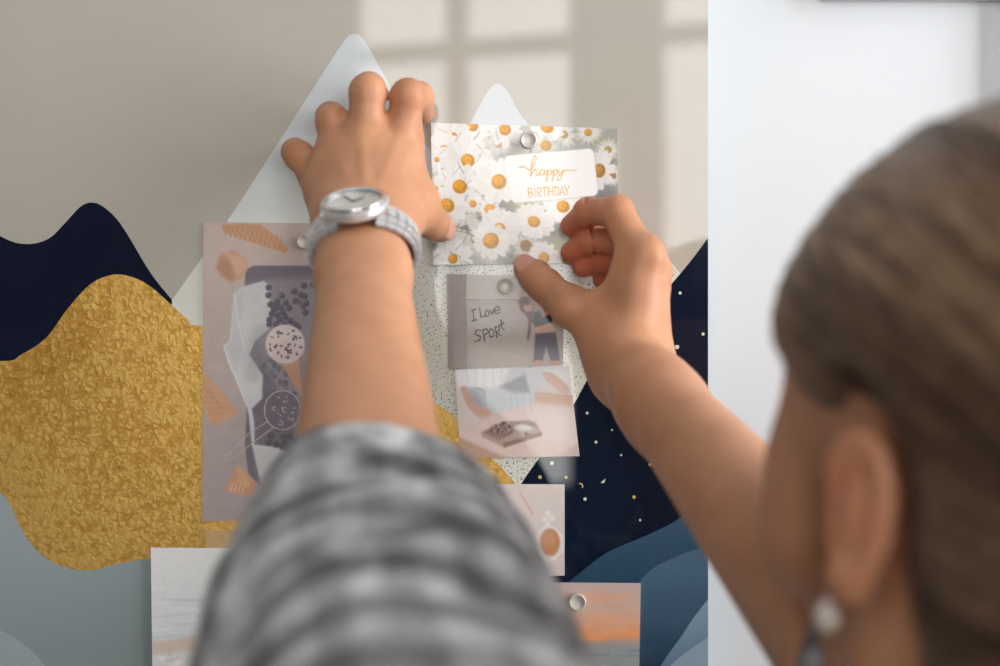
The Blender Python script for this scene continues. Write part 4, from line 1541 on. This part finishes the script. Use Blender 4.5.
lip = np.exp(-(((ptsH - H(0, .098, -.0565)) @ LF / .020) ** 4 + ((ptsH - H(0, .098, -.0565)) @ UP / .0085) ** 4)) * (((ptsH - HC) @ FW) > .085)
cH = cH * (1 - lip[:, None]) + A3(rgb(186, 100, 92)[:3]) * lip[:, None]
for s in (-1, 1):
    v = ptsH - H(s * .032, .092, .0265)
    br = np.exp(-((v @ LF / .017) ** 4 + ((v @ UP) / .0034) ** 4)) * (((ptsH - HC) @ FW) > .05)
    cH = cH * (1 - .8 * br[:, None]) + A3(rgb(96, 72, 54)[:3]) * .8 * br[:, None]

# torso, hips and legs, coarser: they are under the clothes
fb = Field((-.12, .22, .0), (.50, .72, 1.34), 0.008)
ax = A3((1, 0, 0))
C0 = A3((.19, .455, 0))
fb.bone(C0 + (0, 0, 1.20), C0 + (0, .01, 1.06), .088, .082, .03, flat=(ax, 1.55))
fb.bone(C0 + (0, .01, 1.06), C0 + (0, .0, .86), .082, .092, .03, flat=(ax, 1.5))
for s in (-1, 1):
    fb.bone(C0 + (s * .085, .0, .84), C0 + (s * .09, .012, .46), .082, .052, .02)
    fb.bone(C0 + (s * .09, .012, .46), C0 + (s * .095, -.01, .08), .052, .034, .02)
    fb.bone(C0 + (s * .095, -.02, .045), C0 + (s * .105, .12, .030), .034, .024, .02)
fb.bone(C0 + (-.10, -.01, 1.22), SH_L, .055, .048, .03)
fb.bone(C0 + (.10, .01, 1.22), SH_R, .055, .048, .03)
fb.bone(SH_L, EL_L, .046, .034, .02)
fb.bone(SH_R, EL_R, .046, .034, .02)
ptsB, qB = fb.mesh()
cB = np.tile(SKIN, (len(ptsB), 1))
offs = np.cumsum([0, len(ptsL), len(ptsR), len(ptsH)])
PO = (.19, .47, 0)
body = np_mesh('person', np.concatenate([ptsL, ptsR, ptsH, ptsB]), np.concatenate([qL, qR + offs[1], qH + offs[2], qB + offs[3]]), M_SKIN, None,
               np.concatenate([cL, cR, cH, cB]), PO)
body.location = PO
tag(body, 'person in grey checked sweater with brown hair, seen from behind, pinning photos on the board', 'person')


def child(o, pos=PO):
    """Meshes below are built in world space round the same origin as the body."""
    o.parent = body
    return o


# eyes (hidden from behind, but there)
M_EYE = plain('eye_white', rgb(236, 232, 226), 0.15, coat=1.0, var=0.01)
M_IRIS = plain('iris', rgb(86, 66, 44), 0.15, coat=1.0, var=0.2, nscale=900)
for s in (-1, 1):
    bm = bmesh.new()
    r_ = bmesh.ops.create_uvsphere(bm, u_segments=24, v_segments=16, radius=.0118)
    for fc in bm.faces:
        fc.material_index = 1 if fc.calc_center_median().z > .0105 else 0
    z = Vector(FW)
    M = Matrix.Translation(Vector(H(s * .031, .0808, .0075)) - Vector(PO)) @ z.to_track_quat('Z', 'Y').to_matrix().to_4x4()
    bmesh.ops.transform(bm, matrix=M, verts=bm.verts)
    child(bm_obj('eye', bm, [M_EYE, M_IRIS], smooth=True))


# ------------------------------------------------------------------ hair
def hair_line(f):
    """Height of the hairline for a given front-back coordinate."""
    return np.where(f > 0, .026 + .66 * f, np.maximum(.026 + 4.2 * f, -.095))


fh = Field((-.02, .26, 1.18), (.42, .68, 1.66), 0.0022)
fh.ell(H(0, -.012, .049), (.082, .104, .096), HM, 0.01)
fh.ell(H(0, .028, .044), (.073, .071, .078), HM, 0.02)
fh.ell(H(0, -.062, -.030), (.062, .046, .055), HM, 0.03)


def hl(X, Y, Z):
    x, y, z = X - HC[0], Y - HC[1], Z - HC[2]
    f_ = x * FW[0] + y * FW[1] + z * FW[2]
    u_ = x * UP[0] + y * UP[1] + z * UP[2]
    return (hair_line(f_) - u_) * .75


_s = tuple(slice(0, n) for n in fh.n)
_d2 = hl(*fh.grid(_s)).astype(np.float32)
_k = .012
_h = np.clip(0.5 - 0.5 * (_d2 - fh.d) / _k, 0, 1)
fh.d = fh.d * _h + _d2 * (1 - _h) + _k * _h * (1 - _h)
# low knot and tail at the nape
BUN = H(-.012, -.118, -.050)
fh.ell(BUN, (.036, .030, .036), HM, 0.022)
for s in (-1, 1):
    fh.bone(H(s * .046, -.042, -.020), H(s * .046, -.050, -.16), .026, .020, 0.02)
fh.bone(H(0, -.09, -.06), H(0, -.088, -.17), .036, .022, 0.02)
for s in (-1, 1):
    fh.ell(H(s * .086, -.012, .002), (.027, .030, .046), HM, .006, 'sub')
ptsX, qX = fh.mesh()
ptsX = relax(ptsX, qX, 2, .5)


def hair_mat(name, attr=True):
    t = NT(name)
    tc = t.coords()
    a = t.n('ShaderNodeAttribute', attribute_name='tint')
    nz = t.noise(120, 4, tc)
    mx = t.n('ShaderNodeMix', data_type='RGBA', blend_type='MULTIPLY')
    mx.inputs['Factor'].default_value = 1.0
    r = t.ramp(nz.outputs[0], [(0.3, (.7, .68, .66, 1)), (0.7, (1.1, 1.1, 1.1, 1))])
    t.l(a.outputs['Color'], mx.inputs['A'])
    t.l(r.outputs[0], mx.inputs['B'])
    t.l(mx.outputs['Result'], t.b.inputs['Base Color'])
    t.set(Roughness=0.42)
    t.b.inputs['Specular IOR Level'].default_value = 0.45
    t.bump(nz.outputs[0], 0.3, 0.002)
    return t.m


M_HAIR = hair_mat('brown_hair')
HA, HB, HCc = A3(rgb(70, 48, 34)[:3]), A3(rgb(148, 118, 92)[:3]), A3(rgb(204, 176, 146)[:3])


def hair_tone(pts, j=0.0):
    """Hair colour, with the light on the crown painted in: lighter and darker locks that run along the combing direction, towards the knot."""
    v = pts - BUN
    axis = HC + UP * .07 + FW * .09 - BUN
    axis /= np.linalg.norm(axis)
    side_ = LF
    up_ = np.cross(axis, side_)
    ang = np.arctan2(v @ side_, v @ up_ * np.sign(up_ @ UP))
    s = np.sin(ang * 9 + .6) * .24 + np.sin(ang * 23) * .16 + np.sin(ang * 47 + 1.3) * .16 + np.sin(ang * 83 + .4) * .14 + j
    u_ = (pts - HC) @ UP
    top = np.clip((u_ - .02) / .07, 0, 1)  # crown painted paler for the light falling on it
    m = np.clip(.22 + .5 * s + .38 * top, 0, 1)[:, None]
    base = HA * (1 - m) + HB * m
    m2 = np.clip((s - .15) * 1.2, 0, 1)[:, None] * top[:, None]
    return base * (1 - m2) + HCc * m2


hair = child(np_mesh('hair', ptsX, qX, M_HAIR, None, hair_tone(ptsX), PO))


def strands():
    """Combed strands lying on the hair's surface and running towards the knot at the nape."""
    from mathutils.bvhtree import BVHTree
    tree = BVHTree.FromPolygons(ptsX.tolist(), qX.tolist())
    r = np.random.default_rng(3)
    out_v, out_f, out_c = [], [], []
    nv = 0
    for i in r.choice(len(ptsX), 1500, replace=False):
        p = Vector(ptsX[i])
        goal = Vector(BUN + r.normal(0, .010, 3))
        W, Nn = [], []
        lift = r.uniform(-.0004, .0012)
        for k in range(int(r.uniform(10, 22))):
            q, n, _, _ = tree.find_nearest(p)
            if (q - Vector(HC)).dot(n) < 0 and (q - Vector(BUN)).dot(n) < 0:
                n = -n
            W.append(q + n * lift)
            Nn.append(n.copy())
            d = goal - q
            if d.length < .03:
                break
            d = d - n * d.dot(n)
            if d.length < 1e-5:
                break
            p = q + d.normalized() * .0075
        if len(W) < 5:
            continue
        W, nrm = np.array(W), np.array(Nn)
        for _ in range(2):
            W[1:-1] = (W[:-2] + 2 * W[1:-1] + W[2:]) / 4
        tan = np.gradient(W, axis=0)
        tan /= np.linalg.norm(tan, axis=1)[:, None] + 1e-9
        bi = np.cross(tan, nrm)
        bi /= np.linalg.norm(bi, axis=1)[:, None] + 1e-9
        n = len(W)
        w = r.uniform(.0005, .0011) * np.sin(np.linspace(.2, math.pi - .2, n))[:, None] ** .5
        ring = np.stack([W + bi * w, W - bi * w, W + nrm * w * .8], 1)
        out_v.append(ring.reshape(-1, 3))
        ids = nv + np.arange(n * 3).reshape(n, 3)
        nv += n * 3
        for k in range(3):
            k2 = (k + 1) % 3
            out_f.append(np.stack([ids[:-1, k], ids[1:, k], ids[1:, k2], ids[:-1, k2]], 1))
        out_c.append(hair_tone(ring.reshape(-1, 3), r.normal(0, .25)))
    return np.concatenate(out_v), np.concatenate(out_f), np.concatenate(out_c)


sv, sf, sc_ = strands()
st = np_mesh('hair_strands', sv, sf, M_HAIR, hair, sc_, PO)
st['kind'] = 'stuff'


# ------------------------------------------------------------------ grey checked sweater, trousers, shoes
def knit_mat():
    t = NT('checked_knit')
    a = t.n('ShaderNodeAttribute', attribute_name='tint')
    co = t.coords()
    nz = t.noise(95, 4, co, .6)
    n2 = t.noise(520, 2, co)
    mx = t.n('ShaderNodeMix', data_type='RGBA', blend_type='MULTIPLY')
    mx.inputs['Factor'].default_value = 1.0
    r = t.ramp(nz.outputs[0], [(0.32, (.55, .55, .55, 1)), (0.68, (1.3, 1.3, 1.3, 1))])
    t.l(a.outputs['Color'], mx.inputs['A'])
    t.l(r.outputs[0], mx.inputs['B'])
    t.l(mx.outputs['Result'], t.b.inputs['Base Color'])
    t.set(Roughness=0.95)
    t.b.inputs['Specular IOR Level'].default_value = 0.1
    t.b.inputs['Sheen Weight'].default_value = 0.25
    t.b.inputs['Sheen Roughness'].default_value = 0.6
    ad = t.n('ShaderNodeMath', operation='ADD')
    t.l(nz.outputs[0], ad.inputs[0])
    t.l(n2.outputs[0], ad.inputs[1])
    t.bump(ad.outputs[0], 0.6, 0.004)
    return t.m


M_KNIT = knit_mat()
fs = Field((-.19, .16, .82), (.62, .76, 1.50), 0.0033)
CUFF = A3(P(366, 500, .690))
LSL = [(CUFF, .0350), (A3(P(373, 545, .665)), .055), (A3(P(380, 572, .635)), .064), (A3(P(384, 625, .595)), .0700), (A3(P(392, 700, .545)), .074), (A3(P(430, 860, .475)), .080), (A3(SH_L), .084)]


def folds(amp, n, ph):
    return lambda h, X, Y, Z: amp * np.sin(2 * math.pi * n * h + ph + 90 * (X * .35 + Z * .12)) * (0.6 + .4 * np.sin(60 * X + 40 * Y))


for i, ((a, ra), (b, rb)) in enumerate(zip(LSL, LSL[1:])):
    fs.bone(a, b, ra, rb, 0.014, disp=folds(.0062, 1.3, i * 2.1))
RCUFF = A3(WR_R) + (A3(EL_R) - A3(WR_R)) * 1.0
for (a, ra), (b, rb) in zip([(RCUFF + (.012, -.01, -.008), .046), ((A3(EL_R) + A3(SH_R)) / 2, .066)], [((A3(EL_R) + A3(SH_R)) / 2, .066), (A3(SH_R), .078)]):
    fs.bone(a, b, ra, rb, 0.014, disp=folds(.004, 1.3, .4))
fs.bone(C0 + (0, .0, 1.17), C0 + (0, .01, 1.02), .112, .105, .05, flat=(ax, 1.55))
fs.bone(C0 + (0, .01, 1.02), C0 + (0, .0, .88), .105, .115, .05, flat=(ax, 1.5), disp=folds(.004, 1.5, 0))
fs.bone(C0 + (-.06, -.005, 1.225), SH_L, .060, .074, .05)
fs.bone(C0 + (.06, .01, 1.225), SH_R, .060, .074, .05)
fs.bone(C0 + (0, -.0, 1.21), C0 + (0, 0, 1.262), .085, .074, .03)
ptsS, qS = fs.mesh()
ptsS = relax(ptsS, qS, 2, .5)


def knit_cols(p):
    chain = [a for a, _ in LSL]
    best, tt, an = np.full(len(p), 9.0), np.zeros(len(p)), np.zeros(len(p))
    L0 = 0.0
    for a, b in zip(chain, chain[1:]):
        ab = b - a
        L = np.linalg.norm(ab)
        h = np.clip((p - a) @ ab / L ** 2, 0, 1)
        v = p - a - h[:, None] * ab
        d = np.linalg.norm(v, axis=1)
        e1 = np.cross(ab, A3((0, 0, 1)))
        e1 /= np.linalg.norm(e1)
        e2 = np.cross(ab / L, e1)
        m = d < best
        best = np.where(m, d, best)
        tt = np.where(m, L0 + h * L, tt)
        an = np.where(m, np.arctan2(v @ e1, v @ e2), an)
        L0 += L
    body_ = best > .105
    wob = sum(np.sin(p @ rng.normal(0, f_, 3) + rng.uniform(0, 6)) for f_ in (25, 40, 60, 60, 90, 90)) / 6
    tt = tt + .014 * wob
    s1 = np.where(body_, p[:, 2], tt + .010 * np.sin(an * 3))
    s2 = np.where(body_, p[:, 0], an * .060)
    w1 = .5 + .5 * np.tanh(3.5 * np.sin(2 * math.pi * s1 / .030 - 1.2))
    w2 = .5 + .5 * np.tanh(3.0 * np.sin(2 * math.pi * s2 / .021))
    k = .46 * w1 + .20 * w2 + .06
    k += .16 * w1 * w2
    k = np.clip(k + .40 * wob, 0, 1.1)
    dk, lt = A3(rgb(60, 59, 60)[:3]), A3(rgb(198, 198, 201)[:3])
    return dk * (1 - k[:, None]) + lt * k[:, None]


child(np_mesh('sweater', ptsS, qS, M_KNIT, None, knit_cols(ptsS), PO))
ft = Field((-.05, .25, .04), (.45, .66, 1.0), 0.007)
ft.bone(C0 + (0, .005, .90), C0 + (0, 0, .84), .090, .098, .03, flat=(ax, 1.6))
for s in (-1, 1):
    ft.bone(C0 + (s * .085, 0, .82), C0 + (s * .09, .012, .46), .096, .070, .03)
    ft.bone(C0 + (s * .09, .012, .46), C0 + (s * .095, -.012, .075), .070, .056, .02)
ptsT, qT = ft.mesh()
M_DENIM = plain('dark_denim', rgb(52, 58, 76), 0.9, var=0.12, nscale=300, bump=.3)
child(np_mesh('trousers', ptsT, qT, M_DENIM, None, None, PO))
M_SHOE = plain('white_leather', rgb(222, 220, 216), 0.5, var=0.04)
for s in (-1, 1):
    fo = Field(C0 + (s * .1 - .07, -.12, -.005), C0 + (s * .1 + .07, .22, .14), 0.005)
    fo.bone(C0 + (s * .095, -.03, .048), C0 + (s * .107, .13, .036), .045, .035, .02)
    fo.bone(C0 + (s * .095, -.02, .05), C0 + (s * .095, -.012, .095), .044, .044, .02)
    fo.clip(lambda X, Y, Z: .001 - Z + 0 * X + 0 * Y)
    pp, qq = fo.mesh()
    child(np_mesh('shoe', pp, qq, M_SHOE, None, None, PO))

# pearl earring below the left ear
M_PEARL = plain('pearl', rgb(196, 182, 170), 0.2, coat=.6, var=.03)
M_SILVER = plain('polished_silver', rgb(222, 222, 224), 0.16, metal=1.0, var=.02)
er = empty('earring', tuple(EAR_LOBE + LF * .004 + FW * .006 - UP * .010))
tag(er, 'small pearl drop earring on the left ear lobe of the person', 'earring')
bm = bmesh.new()
bmesh.ops.create_uvsphere(bm, u_segments=24, v_segments=16, radius=.0048)
bm_obj('pearl', bm, M_PEARL, er, True)
bm = bmesh.new()
lathe(bm, [(0, .0075), (.0014, .0070), (.0015, .0056), (.0022, .0046), (.0020, .0040), (0, .0040)], 16)
bm_obj('ear_post', bm, M_SILVER, er, True)

# ------------------------------------------------------------------ wristwatch
M_STEEL = plain('watch_steel', rgb(214, 215, 218), 0.3, metal=0.6, var=.03, nscale=400)
M_STEEL2 = plain('polished_watch_steel', rgb(226, 227, 230), 0.12, metal=0.95, var=.02)
M_DIAL = plain('silver_dial', rgb(222, 220, 216), 0.35, metal=0.2, var=.03, nscale=500)
M_DARK = plain('dark_hands_band_shade', rgb(58, 54, 52), 0.4, metal=0.6, var=.1)  # dark watch hands, and shade beneath the band put into colour
aW = A3(EL_L) - A3(WR_L)
aW /= np.linalg.norm(aW)
nW, rW = A3(upL), A3(rtL)
WC = A3(WR_L) + aW * .0135 + rW * .0010
SA, SB = .0308, .0242           # band half-width and half-height
watch = empty('wristwatch', tuple(WC))
tag(watch, 'silver metal wristwatch with a round dial on the raised left wrist', 'watch')


def frame_at(phi):
    """Band frame at angle phi from the dial, going round the wrist."""
    c = rW * SA * math.sin(phi) + nW * SB * math.cos(phi)
    t = rW * SA * math.cos(phi) - nW * SB * math.sin(phi)
    t /= np.linalg.norm(t)
    n = np.cross(t, aW)
    if n @ c < 0:
        n = -n
    return c, t, n


CASE_PHI = math.radians(-10)
c0, t0, n0 = frame_at(CASE_PHI)
n0 = n0 * math.cos(.20) + aW * -math.sin(.20)
n0 /= np.linalg.norm(n0)
t0 = t0 - n0 * (t0 @ n0)
t0 /= np.linalg.norm(t0)
a0 = np.cross(n0, t0)
MW = Matrix(((t0[0], a0[0], n0[0], c0[0]), (t0[1], a0[1], n0[1], c0[1]), (t0[2], a0[2], n0[2], c0[2]), (0, 0, 0, 1)))
RC = .0190
bm = bmesh.new()
lathe(bm, [(0, -.0010), (RC * .86, -.0010), (RC * .97, .0006), (RC, .0026), (RC * .99, .0048), (RC * .93, .0060), (RC * .80, .0062), (RC * .80, .0050), (0, .0050)], 64, MW)
for s in (-1, 1):          # lugs
    for w in (-1, 1):
        add_box(bm, (s * RC * .80, w * .0075, .0018), (.0085, .0030, .0038), MW, .0009)
bm_obj('watch_case', bm, M_STEEL, watch, False)
bm = bmesh.new()
lathe(bm, [(RC * .80, .0058), (RC * .97, .0060), (RC * .955, .0074), (RC * .86, .0082), (RC * .80, .0074)], 64, MW)
bm_obj('bezel', bm, M_STEEL2, watch, True)
bm = bmesh.new()
lathe(bm, [(0, .0054), (RC * .80, .0054), (RC * .80, .0050), (0, .0050)], 48, MW)
dial = bm_obj('dial', bm, M_DIAL, watch)
bm = bmesh.new()
for i in range(12):
    a = i * math.pi / 6
    add_box(bm, (0, 0, 0), (.0007, .0024 if i % 3 else .0034, .0004), MW @ Matrix.Rotation(a, 4, 'Z') @ Matrix.Translation((0, RC * .66, .0057)))
bm_obj('hour_markers', bm, M_STEEL2, dial)
for ang, L, w in ((-.9, .0075, .0011), (.55, .0115, .0008)):
    bm = bmesh.new()
    add_box(bm, (0, L / 2 - .001, .0060), (w, L, .0003), MW @ Matrix.Rotation(ang, 4, 'Z'))
    bm_obj('watch_hand', bm, M_DARK, dial)


def crystal_mat():
    t = NT('watch_crystal')
    tr = t.n('ShaderNodeBsdfTransparent')
    gl = t.n('ShaderNodeBsdfGlossy')
    gl.inputs['Roughness'].default_value = 0.03
    mx = t.n('ShaderNodeMixShader')
    mx.inputs[0].default_value = 0.05
    t.l(tr.outputs[0], mx.inputs[1])
    t.l(gl.outputs[0], mx.inputs[2])
    t.l(mx.outputs[0], t.t.nodes['Material Output'].inputs[0])
    return t.m


bm = bmesh.new()
lathe(bm, [(0, .0084), (RC * .5, .0081), (RC * .79, .0074), (RC * .79, .0068), (0, .0068)], 48, MW)
bm_obj('crystal', bm, crystal_mat(), watch, True)
bm = bmesh.new()
lathe(bm, [(0, 0), (.0022, 0), (.0026, .0005), (.0026, .0030), (.0021, .0036), (0, .0036)], 20, MW @ Matrix.Translation((RC * .0, RC * .99, .0028)) @ Matrix.Rotation(-math.pi / 2, 4, 'X'))
bm_obj('crown', bm, M_STEEL2, watch, True)
# bracelet links all round the wrist
span = math.radians(27)
phis = np.linspace(CASE_PHI + span, CASE_PHI + 2 * math.pi - span, 27)
for i, ph in enumerate(phis):
    c, t, n = frame_at(ph)
    step = np.linalg.norm(frame_at(ph + .01)[0] - c) / .01 * (phis[1] - phis[0])
    Mk = Matrix(((t[0], aW[0], n[0], c[0]), (t[1], aW[1], n[1], c[1]), (t[2], aW[2], n[2], c[2]), (0, 0, 0, 1)))
    taper = 1 - .18 * math.sin(math.pi * i / 26)
    w = .0165 * taper
    bm = bmesh.new()
    for o, ww, m in ((-w * .36, w * .27, 0), (0, w * .40, 1), (w * .36, w * .27, 0)):
        add_box(bm, (0, o, .0002 if m else 0), (step * .94, ww, .0031), Mk, .0007, m)
    add_box(bm, (0, w * .12, -.0022), (step * 1.0, w * 1.12, .0016), Mk, .0003, 2)  # dark slab stands in for the shade inside the band
    bm_obj('bracelet_link', bm, [M_STEEL, M_STEEL2, M_DARK], watch)
